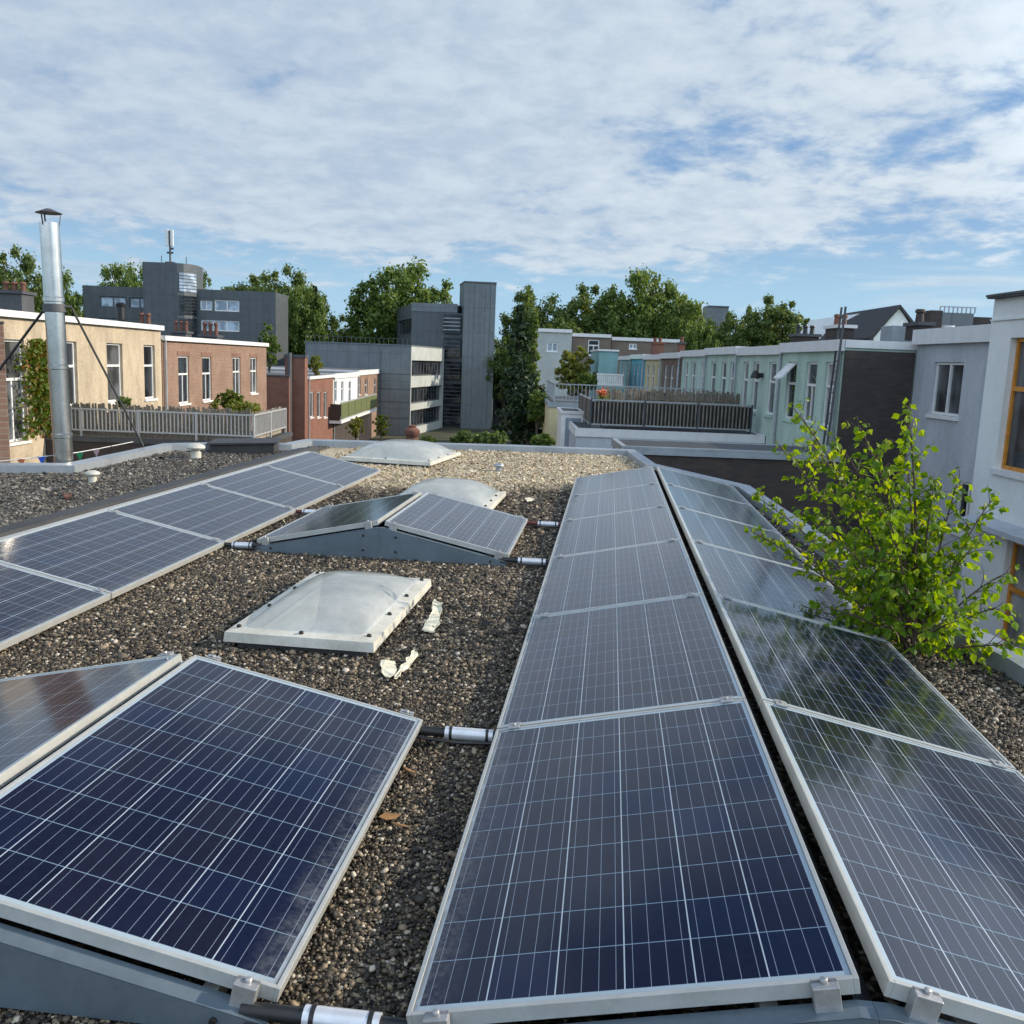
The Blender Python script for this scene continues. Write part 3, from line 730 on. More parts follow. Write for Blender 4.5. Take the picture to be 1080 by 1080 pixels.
end_house('end_house', 'brown brick house partly hidden behind the turquoise roof', SE+1.0, T_(645)[0]+.1, T_(720)[0], T_(670, 357)[1], BRICKB, [ew(665, 673, 362, 368, 'double', PANEB)])

# ---- left-hand row (faces the sun)
TL = -14.4
def sl(u): return at_t(u, 390, TL)[0]
def wl(u, w, z0, z1, sty='sash', pm=PANE): s = sl(u); return (s-w/2, s+w/2, z0, z1, sty, pm)
def zt(u, v): return at_t(u, v, TL)[2]
SB = sl(170.5)
row_house('rendered_house', 'sunlit cream rendered house behind the steel flue, with ivy on its wall', 22.0, SB-.02, TL, 1, 10, 2.37, CREAMW, [wl(15, 1.25, -1.35, 1.62, 'cross', PANEL_), wl(73.5, 1.1, -.48, 1.64), wl(121.5, 1.35, -.48, 1.64), wl(158, 1.15, -.50, 1.63)], trim=(.12, WHITECAP), reveal=.16)
row_house('brick_house', 'pinkish brick house with four white windows beside the cream house', SB, sl(280.5), TL+.03, 1, 10, 1.98, BRICKP, [wl(193, 1.35, -.86, 1.22, 'cross'), wl(217.5, 1.35, -.86, 1.20, 'cross'), wl(249, 1.4, -.80, 1.20, 'cross2', PANEL_), wl(267, 1.4, -.80, 1.20, 'cross2', PANEL_)], trim=(.13, WHITECAP), reveal=.12)
row_house('brick_house', 'red brick house with three windows in line and a tall chimney stack', sl(323), sl(350), TL+.1, 1, 10, zt(335, 397), BRICKR, [(sl(u)-.62, sl(u)+.62, zt(u, 440), zt(u, 413.5), 'single', PANEL_) for u in (327.5, 335, 342)], trim=(.15, WHITECAP), reveal=.12)
wh = row_house('terraced_house', 'small white rendered house above the green balcony', sl(350)+.03, sl(376), TL+.1, 1, 10, zt(363, 394), WHITEW, [(sl(u)-.7, sl(u)+.7, zt(u, 424), zt(u, 402), 'sash', PANE) for u in (353, 360, 368)], trim=(.35, WHITECAP), reveal=.15)
row_house('brick_house', 'orange brick house with pale windows at the end of the left row', sl(376)+.03, sl(402), TL+.1, 1, 10, zt(390, 390.5), BRICKP, [(sl(u)-.8, sl(u)+.8, zt(u, 416), zt(u, 400), 'sash', PANE) for u in (378, 385.5, 395)], trim=(.4, WHITECAP), reveal=.15)
MB().box(.003, .06, .02, sl(376)-sl(350)-.06, 0, zt(362, 425)-GROUND).build('ground_floor_wall', BRICKD, wh)
# balcony on the white house
bs0, bs1 = at_t(359.5, 430, TL+1.1)[0], at_t(397, 430, TL+1.1)[0]; zb = at_t(378, 437, TL+1.1)[2]
bal = thing('balcony', 'long balcony with olive green panels below the white and orange brick houses', 'balcony', st(bs0, TL+.15, zb), RA)
MB().box(0, 1.0, 0, bs1-bs0, -.25, 0).build('floor_slab', WHITECAP, bal)
n_ = 6
for i in range(n_):
    L = (bs1-bs0)/n_; MB().box(.93, .98, i*L+.08, (i+1)*L-.08, .12, 1.35).build('balcony_panel', OLIVE, bal)
MB().box(.1, .9, -.05, 0, .003, 1.3).build('end_panel', WOODD, bal)
MB().box(.86, .925, 0, bs1-bs0, 1.36, 1.45).build('handrail', RAILG, bal)
# tall brick chimney with drain pipe on the gable of the red house
cz = zt(312, 377)
s_c = sl(323)-.9
ta = at_s(300.5, 400, s_c)[1]; tb = at_s(322, 400, s_c)[1]
ch = thing('brick_chimney', 'broad dark red brick chimney block with a black pipe, left of the red house', 'chimney', st(s_c, ta, GROUND), RA)
tb = TL+.1
MB().box(0, tb-ta, 0, .9, 0, at_s(310, 377, s_c)[2]-GROUND).build('stack', BRICKR, ch); MB().box(-.06, tb-ta+.06, -.06, .96, at_s(310, 377, s_c)[2]-GROUND+.003, at_s(310, 374, s_c)[2]-GROUND).build('cap', DARKG, ch)
q = at_s(306, 450, s_c)[1]-ta
MB().tube([(q, -.16, .5), (q, -.16, at_s(306, 372, s_c)[2]-GROUND)], .16, 10).build('pipe', DARKG, ch, smooth=True)
# wall between the pink brick house and the chimney (shaded brick, garden wall with plants)
gwz = at_s(290, 397, 62)[2]
gw_ = thing('garden_wall', 'shaded red brick wall between the pink brick house and the chimney', 'wall', st(62.0, at_s(278, 400, 62)[1]-1.0, GROUND), RA)
Lw = at_s(300, 400, 62)[1]-at_s(278, 400, 62)[1]+1.3
MB().box(0, Lw, 0, .3, 0, gwz-GROUND).build('wall', BRICKR, gw_); MB().box(-.05, Lw+.05, -.05, .35, gwz-GROUND+.003, gwz-GROUND+.1).build('coping', DARKG, gw_)

# terrace extension under the white railing
TC = -7.95; ZT = -1.32; SRE = at_t(301, 450, TC)[0]
block('garden_extension', 'dark brick terrace base below the white bar railing', 29.0-.25, SRE+.3, -17.2, TC+.15, ZT+.02, BRICKD, DARKG, .14)
railing('terrace_railing', 'white bar railing round the terrace in front of the cream house', [xy(29, -17.0), xy(29, TC), xy(SRE, TC)], ZT+.02, .86, RAILW, RAILW, .118, .032, legs=.2)
REEDW = mat('grey_reed', (.30, .27, .22), .9, 0, .5, 9, streak=True)
reed('reed_screen', 'weathered grey brown reed screen behind the front of the white railing', xy(29.25, -17.0), xy(29.25, TC-.15), ZT+.02, 1.06, REED, 5)
reed('reed_screen', 'pale reed screen along the sunlit side of the white railing', xy(29.4, TC-.15), xy(SRE, TC-.15), ZT+.02, .95, REEDW, 6)

# brick pier at the left edge
p0 = at_y(8.5, 440, 10.9)
pier = thing('brick_pier', 'reddish brick pier rising at the left edge beside the flue', 'pier', (p0.x, p0.y, GROUND), .60)
MB().box(-.5, 0, 0, .45, 0, at_y(5, 341, 10.9).z-GROUND).build('shaft', BRICKP, pier); MB().box(-.53, .01, -.03, .48, at_y(5, 341, 10.9).z-GROUND+.003, at_y(5, 339, 10.9).z-GROUND).build('cap', DARKG, pier)

# ---- slate apartment blocks beyond
def dark_block():
    s = 118.0; P = lambda u, v, ss=s: at_s(u, v, ss)
    t0 = P(88, 320)[1]; t1 = P(290, 320)[1]; root = thing('apartment_building', 'long slate grey apartment building with a stair tower and antenna on top', 'building', st(s, t0, GROUND), RA)
    ta, tb = P(158, 300)[1]-t0, P(208, 300)[1]-t0
    zl = P(120, 302)[2]-GROUND; zr = P(250, 306.5)[2]-GROUND; ztw = P(185, 279)[2]-GROUND
    def h(u0, u1, v0, v1): a = P(u0, v0); b = P(u1, v1); return (a[1]-t0, b[1]-t0, b[2]-GROUND, a[2]-GROUND)
    wl_ = [h(105, 133.5, 312, 325), h(136, 160.5, 313.5, 326), h(105, 133.5, 335, 345)]
    wr_ = [h(211, 224, 316.5, 327.5), h(226, 252.5, 316, 329), h(212, 252.5, 337, 350)]
    L = t1-t0
    w = MB(); w.facade((0, 0, 0), (1, 0, 0), (0, -1, 0), ta, zl, [(a, min(b, ta-.05), c, d) for a, b, c, d in wl_], .2)
    w.box(0, ta, .25, 7, 0, zl).build('wing', SLATE, root, fix=False)
    w = MB(); w.facade((tb, 0, 0), (1, 0, 0), (0, -1, 0), L-tb, zr, [(max(.05, a-tb), b-tb, c, d) for a, b, c, d in wr_], .2)
    w.box(tb, L, .25, 7, 0, zr).build('wing', SLATE, root, fix=False)
    for (a, b, c, d) in wl_: add_window(root, (0, 0, 0), (1, 0, 0), (0, -1, 0), a, min(b, ta-.05), c, d, .15, 'strip', SLATE, PANEB, False, fw=.16)
    for (a, b, c, d) in wr_: add_window(root, (0, 0, 0), (1, 0, 0), (0, -1, 0), max(tb+.05, a), b, c, d, .15, 'strip', WHITEP, PANEB, False, fw=.14)
    # tower with rounded right flank
    poly = [(ta, -2.2, 0), (tb-1.7, -2.2, 0), (tb-1.0, -1.9, 0), (tb-.35, -1.1, 0), (tb, -.1, 0), (tb-.3, 3.2, 0), (ta, 3.2, 0)]
    MB().prism(poly, (0, 0, ztw)).build('stair_tower', SLATE, root)
    for v0, v1 in ((289, 309), (312.5, 333), (336, 355)):
        z1 = P(200, v0)[2]-GROUND; z0 = P(200, v1)[2]-GROUND; q = MB()
        pr = [(tb-1.45, -2.14), (tb-.95, -1.92), (tb-.30, -1.12), (tb+.03, -.3)]
        k = 6
        for i in range(k):
            za = z0+(z1-z0)*(i+.12)/k; zb_ = z0+(z1-z0)*(i+.9)/k
            q.prism([(x, y-.06, za) for x, y in pr]+[(x-.2, y+.5, za) for x, y in reversed(pr)], (0, 0, zb_-za))
        q.build('window', PANEB if v0 == 289 else PANE, root)
    zt_ = ztw
    tm = (P(181, 270)[1]-t0)
    ant = thing('antenna_mast', 'white mobile phone antenna mast on top of the slate stair tower', 'antenna', st(s-.5, t0+tm, GROUND+zt_), RA)
    hh = P(181, 243)[2]-P(181, 279)[2]
    MB().tube([(0, 0, 0), (0, 0, hh*.98)], .12, 8).build('mast', DARKG, ant)
    for dx, dy in ((-.28, -.15), (.3, -.1), (0, .3)): MB().box(dx-.17, dx+.17, dy-.12, dy+.12, hh*.52, hh).build('antenna_panel', WHITEP, ant, bevel=.03)
    MB().box(-.55, .55, -.3, .3, 0, .25).box(-.4, .4, -.04, .04, hh*.3, hh*.36).box(-.05, .45, -.05, .05, hh*.42, hh*.48).build('base_frame', DARKG, ant)
    for u in (170.5, 196.5):
        tt = P(u, 279)[1]-t0; MB().tube([(tt, 0, ztw), (tt, 0, ztw+1.0)], .05, 6).build('lightning_rod', DARKG, root)
dark_block()

def slate_flats():
    Y = 100.0; A = -.054; root = thing('apartment_building', 'slate grey flats with pale window bands and a tall windowless stair tower', 'building', (0, 0, 0), 0)
    c = at_y(433, 410, Y); root.location = (c.x, c.y, GROUND); root.rotation_euler = (0, 0, A)
    R = Matrix.Rotation(-A, 3, 'Z')
    def L(u, v, ly=0.0):      # pixel -> local point on the plane local y = ly
        d = R @ ray(u, v); e = R @ (EYE-root.location); k = (ly-e.y)/d.y; return e+d*k
    ztop = L(433, 365).z; xl = L(322, 380).x
    zs = [(L(434.5, v0).z, L(434.5, v1).z) for v0, v1 in ((397, 380), (426.5, 409), (452, 433.5))]
    dl = 15.5
    w = MB(); hs = [(.25, dl-.6, a, b) for a, b in zs]; w.facade((0, 0, 0), (0, 1, 0), (1, 0, 0), dl, ztop, hs, .5)
    w.build('banded_facade', CONC, root, fix=False)
    for a, b, c0, d in hs: add_window(root, (0, 0, 0), (0, 1, 0), (1, 0, 0), a, b, c0, d, .4, 'strip', DARKG, PANE, False, fw=.14)
    lw = MB(); lw.face([(xl, 0, 0), (0, 0, 0), (0, 0, ztop), (xl, 0, ztop)]); lw.face([(xl, 0, 0), (xl, dl, 0), (xl, dl, ztop), (xl, 0, ztop)]); lw.face([(xl, dl, 0), (0, dl, 0), (0, dl, ztop), (xl, dl, ztop)])
    for i in range(1, 4): pass
    lw.build('lower_block', SLATE2, root, fix=False)
    j = MB()
    for v in (394.5, 410.5, 424, 441):
        z = L(420, v).z; j.box(xl, -.01, -.03, -.002, z-.04, z+.04)
    for u in (401.5,): x = L(u, 400).x; j.box(x-.03, x+.03, -.031, -.003, 0, ztop-.5)
    j.build('panel_joints', SLATE, root)
    MB().box(xl-.1, .06, -.08, dl, ztop+.003, ztop+.12).build('roof', SLATE2, root)
    r_ = MB(); x0 = xl
    for i in range(24):
        x = xl+(-xl)*i/23; r_.beam((x, .15, ztop+.1), (x, .15, ztop+.75), .04, .04)
    r_.beam((xl, .15, ztop+.75), (0, .15, ztop+.75), .04, .04); r_.build('roof_railing', DARKG, root)
    # upper block, set back
    yu = 16.5; z0 = ztop+.13; zu = L(470, 321.5, yu).z; xa = L(434, 350, yu).x; xb = L(482, 350, yu).x
    b = MB(); far = Vector((xa-5.8, yu+13, 0)); W = Vector((xa, yu, 0)); U = (far-W); Lf = U.length; U.normalize(); n = Vector((U.y, -U.x, 0)); n = n if n.x < 0 else -n
    za = L(430, 352, yu).z; zb = L(430, 335.5, yu).z
    b.facade(W, U, n, Lf, zu, [(.35, Lf*.86, za, zb)], .3)
    b.face([W, (xb, yu, 0), (xb, yu, zu), (xa, yu, zu)]); b.face([far, (xb, yu+13, 0), (xb, yu+13, zu), (far.x, far.y, zu)]); b.face([(xb, yu, 0), (xb, yu+13, 0), (xb, yu+13, zu), (xb, yu, zu)])
    b.face([(xa, yu, zu), (xb, yu, zu), (xb, yu+13, zu), (far.x, far.y, zu)])
    b.build('upper_block', SLATE, root, fix=False)
    MB().prism([(xa-.05, yu-.06, zu-.9), (xb, yu-.06, zu-.9), (xb, yu-.06, zu+.15), (xa-.05, yu-.06, zu+.15)], (0, .055, 0)).build('fascia', SLATE2, root)
    add_window(root, W, U, n, .35, Lf*.86, za, zb, .25, 'strip', DARKG, PANE, False, fw=.14)
    # recessed stair windows between block and tower
    for v0, v1 in ((332, 351.5), (356.5, 376), (381.5, 399.5), (405, 424), (428.5, 447), (452, 464)):
        a = L(467.5, v1, 16.0); c1 = L(486, v0, 16.0); q = MB(); q.box(a.x, c1.x, 15.9, 16.3, a.z, c1.z)
        wq = q.build('window', PANE, root); s2 = MB()
        for k in range(1, 5): z = a.z+(c1.z-a.z)*k/5; s2.box(a.x, c1.x, 15.86, 15.898, z-.05, z+.05)
        s2.build('glazing_bar', RAILG if v0 < 340 else DARKG, wq)
    xs = L(466, 400, 16.31).x; xt = L(487.5, 400, 16.31).x
    MB().box(xs-.3, xt, 16.31, 22, 0, L(470, 330, 16.31).z).build('stair_wall', SLATE, root)
    # the tower, turned a little to the right
    ztw = L(500, 298.5, 15.6).z
    fp = [(L(487, 400, 15.4).x, 15.4), (L(520, 400, 16.2).x, 16.2), (L(519.5, 400, 22).x, 22), (L(482.3, 400, 20.5).x, 20.5)]
    MB().prism([(x, y, 0) for x, y in fp], (0, 0, ztw)).build('stair_tower', SLATE2, root)
    rb = MB(); k = 6; A0 = Vector((*fp[0], 0)); B0 = Vector((*fp[1], 0)); nn = Vector((B0.y-A0.y, A0.x-B0.x, 0)).normalized()*.02
    for i in range(1, k): q = A0.lerp(B0, i/k)+nn; rb.beam(q, q+Vector((0, 0, ztw-.2)), .05, .03, nn)
    rb.build('standing_seams', SLATE2, root); cc = sum((Vector((x, y, 0)) for x, y in fp), Vector())/4
    MB().prism([tuple(cc+(Vector((x, y, 0))-cc)*1.02+Vector((0, 0, ztw+.003))) for x, y in fp], (0, 0, .2)).build('tower_cap', SLATE, root)
    xt1 = fp[1][0]-1.0
    # lower wing to the right behind the conifer
    x2 = L(545, 400, 22.2).x
    g2 = MB(); zz = L(530, 379, 22.2).z; hs = [(.4, x2-xt1-.4, L(530, v1, 22.2).z, L(530, v0, 22.2).z) for v0, v1 in ((384, 393), (402, 412), (424, 434))]
    g2.facade((xt1, 22.2, 0), (1, 0, 0), (0, -1, 0), x2-xt1, zz, hs, .3); g2.face([(xt1, 22.2, zz), (x2, 22.2, zz), (x2, 29, zz), (xt1, 29, zz)]); g2.build('wing', SLATE, root, fix=False)
    for a, b_, c0, d in hs: add_window(root, (xt1, 22.2, 0), (1, 0, 0), (0, -1, 0), a, b_, c0, d, .25, 'strip', DARKG, PANE, False, fw=.12)
slate_flats()

# far grey tower seen over the trees
ft = at_y(757, 330, 260)
t_ = thing('tower_block', 'distant grey tower block just above the treetops', 'building', (ft.x, ft.y, GROUND), RA)
MB().box(-2.9, 2.9, 0, 6, 0, at_y(757, 324, 260).z-GROUND).build('wall', SLATE2, t_); MB().box(-2.7, 3.0, -.2, 6, at_y(757, 324, 260).z-GROUND+.01, at_y(757, 322.5, 260).z-GROUND).build('roof', SLATE, t_)

# ---- roof-top things
def pot(mb, x, y, z, h=.55, r=.16): mb.lathe([(r*1.05, 0), (r*.95, h*.1), (r*.8, h*.7), (r*1.1, h*.75), (r*1.1, h*.88), (r*.85, h)], 12, (x, y, z))
def chimney(label, s, t, z0, w, d, h, wm, pots, ph=.6, capm=DARKG, group=None, pr=.16, pm=TERRA):
    root = thing('chimney', label, 'chimney', st(s, t, z0), RA, group)
    MB().box(-w/2, w/2, -d/2, d/2, 0, h).build('stack', wm, root); MB().box(-w/2-.07, w/2+.07, -d/2-.07, d/2+.07, h+.002, h+.10).build('cap', capm, root)
    for i in range(pots):
        x = -w/2+w*(i+.5)/pots; m = MB(); pot(m, x, 0, h+.1, ph, pr); m.build('chimney_pot', pm, root, smooth=True)
    return root
def chim_px(label, u0, u1, vt, vp, s, wm, pots, base, d=.8, capm=DARKG, pm=TERRA, group=None):
    a = at_s(u0, vt, s); b = at_s(u1, vt, s); p = at_s((u0+u1)/2, vp, s); w = b[1]-a[1]
    return chimney(label, s, (a[1]+b[1])/2, base, w, d, max(.2, a[2]-base-.1), wm, pots, max(.3, p[2]-a[2]), capm, group, min(.2, w/pots*.36), pm)
chim_px('dark grey clad chimney with two small pots on the cream house roof, far left', 2, 29, 306.5, 299, 31, DARKG, 3, 2.4, .8)
chim_px('pair of terracotta pots on a low stack above the cream house', 146, 160, 341, 330, 41, DARKG, 2, 2.0)
chim_px('low grey stack with dark terracotta pots above the party wall of the brick house', 183, 199, 349, 338.5, 44, DARKG, 3, 1.9)
chim_px('low grey stack with three terracotta pots on the brick house', 213, 231, 353, 340, 47, DARKG, 3, 1.9)
p = at_s(128, 338, 41); vp = thing('vent_pipe', 'short black vent pipe on the cream house roof', 'vent', st(41, p[1], 2.4), RA)
MB().tube([(0, 0, 0), (0, 0, at_s(128, 323.5, 41)[2]-2.4)], .16, 10).build('pipe', BLACKP, vp); MB().lathe([(.2, 0), (.22, .1), (.12, .18)], 12, (0, 0, at_s(128, 323.5, 41)[2]-2.4)).build('cowl', BLACKP, vp)
# right side
chim_px('white capped stack with two terracotta pots on the green house roof', 878, 894, 343, 331.5, 29, BRICKD, 2, 2.4, 1.2, WHITECAP)
chim_px('dark sooty chimney with low black pots behind the green roof', 838, 860, 352, 343, 34, BRICKD, 3, 2.4, .9, DARKG, BLACKP)
chim_px('dark brick chimney on the grey house roof, left of the white rooftop units', 963, 976, 340, 326, 27, BRICKD, 1, 2.6, .9, DARKG, BRICKD)
chim_px('small chimney with a pot above the brown brick house', 716, 722, 361, 356, 54, BRICKR, 1, 2.2, .6)
chim_px('dark square chimney on the cream yellow house', 688, 699, 361, 358, 60, BRICKR, 2, 2.0, 1.2, BRICKR)
# roof plant on the grey house
sp = 30; a = at_s(1003, 342, sp); b = at_s(1038, 342, sp)
pl = thing('rooftop_plant', 'cluster of grey ventilation boxes with a white rail above the grey house', 'ventilation unit', st(sp, a[1], 2.6), RA)
zz = at_s(1010, 330, sp)[2]-2.6
MB().box(-.4, .7, 0, 1.2, 0, zz).build('vent_box', SLATE2, pl); MB().box(.8, 1.45, .3, 1.3, 0, zz*.92).build('vent_box', BRICKD, pl); MB().box(-1.2, 3.5, 1.6, 2.6, 0, zz*.62).build('duct', ZINCCAP, pl)
m_ = MB()
for i in range(9): x = -.4+i*.14; m_.beam((x, 0, zz), (x, 0, zz+.18), .03, .03)
m_.beam((-.4, 0, zz+.18), (.75, 0, zz+.18), .03, .03); m_.build('guard_rail', RAILG, pl)
a = at_s(985, 340, 28)
p2 = thing('rooftop_plant', 'low white and brown cowl beside the dark chimney on the grey house', 'ventilation unit', st(28, a[1], 2.6), RA)
MB().box(-.25, .1, -.3, .3, 0, at_s(985, 328, 28)[2]-2.6).build('stack', BRICKD, p2); MB().lathe([(.25, 0), (.3, .12), (.14, .3), (.24, .36), (.24, .5)], 12, (.38, 0, .0)).build('cowl', WHITECAP, p2, smooth=True)
# gabled house
sG = 48.0
ga = at_s(922, 352, sG); gb = at_s(964, 341, sG); gt = at_s(948.5, 322.5, sG)
gh = thing('gabled_house', 'dark roofed gabled house with a pale gable end above the flat roofs', 'house', st(sG, ga[1], GROUND), RA)
w = gb[1]-ga[1]; xr_ = gt[1]-ga[1]; hz = gt[2]-GROUND; he = (gb[2]-GROUND)-.3; D = 14; sx = -3.2; xe = w
hl = ga[2]-GROUND-.2
MB().prism([(0, 0, 0), (xe, 0, 0), (xe, 0, he), (xr_, 0, hz-.12), (0, 0, hl)], (0, D, 0)).build('wall', WHITEW, gh)
sx = at_s(897, 350, sG+4)[1]-ga[1]
q = MB(); q.prism([(-.25, -.15, hl-.16), (xr_, -.15, hz-.10), (xr_, -.15, hz+.05), (-.3, -.15, hl)], (sx*1.0, D*.62, 0)); q.build('roof', TILE, gh)
q = MB(); q.prism([(xr_+.002, -.15, hz-.10), (xe+.3, -.15, he-.2), (xe+.34, -.15, he-.05), (xr_+.002, -.15, hz+.05)], (sx, D*.62, 0)); q.build('roof', TILE, gh)
a0 = at_s(938, 343.5, sG); b0 = at_s(957, 352, sG)
add_window(gh, (0, 0, 0), (1, 0, 0), (0, -1, 0), a0[1]-ga[1], b0[1]-ga[1], b0[2]-GROUND, a0[2]-GROUND, -.06, 'double', WHITEP, PANE, False, fw=.09)
# ------------------------------------------------------------------ solar panels
TILT = .2098; PW, PL, PG = .99, 1.65, .015
XR, YR, ZR, RG = .6202, 1.8206, .300, .031
CT, SN = math.cos(TILT), math.sin(TILT)
def make_panel():
    root = thing('solar_panel', 'x', 'solar panel')
    f = MB(); lip, h = .012, .038
    f.box(0, lip, 0, PL, -h, 0); f.box(PW-lip, PW, 0, PL, -h, 0); f.box(lip, PW-lip, 0, lip, -h, 0); f.box(lip, PW-lip, PL-lip, PL, -h, 0)
    f.box(lip+.001, PW-lip-.001, lip+.001, PL-lip-.001, -.034, -.008)
    f.build('frame', [ALU], root, bevel=.0015)
    MB().face([(lip+.001, lip+.001, -.0035), (PW-lip-.001, lip+.001, -.0035), (PW-lip-.001, PL-lip-.001, -.0035), (lip+.001, PL-lip-.001, -.0035)]).build('cell_sheet', CELLS, root, fix=False)
    return root
PROTO = None
def place_panel(x, y, z, side, label, group):
    """side +1: slopes down to the right of its ridge; -1: down to the left. y = near end"""
    global PROTO
    loc = (x+RG*side, y if side > 0 else y+PL, z); rot = (0, TILT, 0 if side > 0 else math.pi)
    if PROTO is None: PROTO = make_panel(); o = PROTO; o.location = loc; o.rotation_euler = rot; o['label'] = label
    else: o = dup(PROTO, label, loc, rot)
    o['group'] = group; return o
ordn = ['nearest the camera', 'second from the camera', 'third from the camera', 'fourth from the camera', 'fifth from the camera', 'farthest from the camera']
for k in range(6):
    y = YR+k*(PL+PG)
    place_panel(XR, y, ZR, -1, 'solar panel %s on the left slope of the long right row' % ordn[k], 'panels of the long right row')
    place_panel(XR, y, ZR, 1, 'solar panel %s on the right slope of the long right row' % ordn[k], 'panels of the long right row')
XN, YN = -1.684, 1.860; XM, YM = -1.698, 6.840
place_panel(XN, YN, ZR, 1, 'large solar panel at the lower left, facing the long row', 'panels of the small racks')
place_panel(XN, YN, ZR, -1, 'dark solar panel on the far slope of the rack at the lower left', 'panels of the small racks')
place_panel(XM, YM, ZR, 1, 'solar panel on the right slope of the small rack between the skylights', 'panels of the small racks')
place_panel(XM, YM, ZR, -1, 'dark solar panel on the left slope of the small rack between the skylights', 'panels of the small racks')
XL, YL, ZL = -3.945, 11.80, .270
o5 = ['nearest', 'second', 'third', 'fourth', 'farthest']
for k in range(6):
    y = YL-PL-(5-k)*(PL+PG)
    if k == 0: continue
    place_panel(XL, y, ZL, 1, 'solar panel of the left row beside the dark upstand, %s from the camera' % o5[k-1], 'panels of the left row')

def rack(name, label, x, y0, y1, zr, sides, clamps_y, front_clamps=True):
    root = thing(name, label, 'mounting rack', (x, y0, 0)); L = y1-y0
    for yy, sg in ((-.058, -1), (L+.058, 1)):
        for side in sides:
            p = MB(); e = side
            xa, xb = e*.0005, e*(RG+PW*CT-.012); za, zb = zr-.052, zr-PW*SN-.052
            xk = e*.034
            p.prism([(xa, yy, .012), (xb, yy, .012), (xb, yy, zb), (xk, yy, za), (xa, yy, za)], (0, .003*-sg, 0))
            yf = (yy, yy-sg*.056)
            p.face([(xk, yf[0], za+.002), (xb, yf[0], zb+.002), (xb, yf[1], zb+.002), (xk, yf[1], za+.002)])
            p.face([(xa, yf[0], za+.002), (xk, yf[0], za+.002), (xk, yf[1], za+.002), (xa, yf[1], za+.002)])
            p.face([(xk, yf[1], za), (xb, yf[1], zb), (xb, yf[1], zb-.03), (xk, yf[1], za-.03)])
            p.build('end_plate', ZINC, root)
            q = MB()
            for fx, fz in ((.1, .8), (.1, .25), (.86, .45)):
                X = e*(RG+PW*CT*fx); zt_ = za-(za-zb)*fx; q.tube([(X, yy+sg*.001, .02+(zt_-.02)*fz), (X, yy+sg*.010, .02+(zt_-.02)*fz)], .009, 8)
            q.build('bolts', BLACKP, root)
    # rails under the panels
    for side in sides:
        for fx in (.18, .82):
            X = side*(RG+PW*CT*fx); z = zr-PW*SN*fx-.075
            MB().box(X-.02, X+.02, .0, L, z-.03, z+.012).build('rail', ALU, root)
            for k in range(max(2, int(L/1.6)+1)):
                yk = min(L-.06, .03+k*1.665); MB().box(X-.03, X+.03, yk, yk+.05, .005, z-.031).build('foot', BLACKP, root)
    MB().box(-.02, .02, .02, L-.02, .01, zr-.09).build('ridge_support', BLACKP, root)
    # clamps
    for side in sides:
        for fx in (.075, .925):
            dx = PW*fx; X = side*(RG+dx*CT); Z = zr-dx*SN
            R = Matrix.Translation((X, 0, Z)) @ Matrix.Rotation(TILT*side, 4, 'Y')
            for yk, end in clamps_y:
                m = MB(); yy = yk-y0
                if end == 0:
                    m.box(-.024, .024, yy-.028, yy+.028, .001, .006); m.lathe([(.008, .006), (.008, .013)], 8, (0, yy, 0))
                else:
                    m.box(-.028, .028, yy+(.0 if end > 0 else -.016), yy+(.016 if end > 0 else .0), .001, .006)
                    m.box(-.028, .028, yy+(.001 if end > 0 else -.038), yy+(.038 if end > 0 else -.001), -.058, .0009) if False else m.box(-.028, .028, yy+(-.034 if end < 0 else .002), yy+(-.002 if end < 0 else .034), -.056, .006)
                    m.lathe([(.009, .006), (.009, .014), (.004, .016)], 8, (0, yy+(-.012 if end < 0 else .012), 0))
                m.v = [tuple(R @ Vector(v)) for v in m.v]
                m.build('clamp', STEEL, root, bevel=.002)
    return root
y1 = YR+6*PL+5*PG
rack('mounting_rack', 'steel mounting rack with clamps under the long right row of panels', XR, YR, y1, ZR, (1, -1), [(YR, -1)]+[(YR+k*(PL+PG)-PG/2, 0) for k in range(1, 6)]+[(y1, 1)])
rack('mounting_rack', 'grey steel gable rack carrying the two panels at the lower left', XN, YN, YN+PL, ZR, (1, -1), [(YN, -1), (YN+PL, 1)])
rack('mounting_rack', 'grey steel gable rack carrying the small tent of panels between the skylights', XM, YM, YM+PL, ZR, (1, -1), [(YM, -1), (YM+PL, 1)])
yl0 = YL-PL-4*(PL+PG)
rack('mounting_rack', 'low rack with black feet under the left row of panels', XL, yl0, YL, ZL, (1,), [(YL-k*(PL+PG)+PG/2, 0) for k in range(1, 5)]+[(YL, 1)])
# ridge edge profile along the upper edge of the left row
rp = thing('ridge_profile', 'pale aluminium edge profile along the top of the left panel row', 'profile', (XL, yl0, 0))
MB().box(-.02, RG-.004, 0, YL-yl0, .02, ZL-.002).build('profile', ALU, rp)

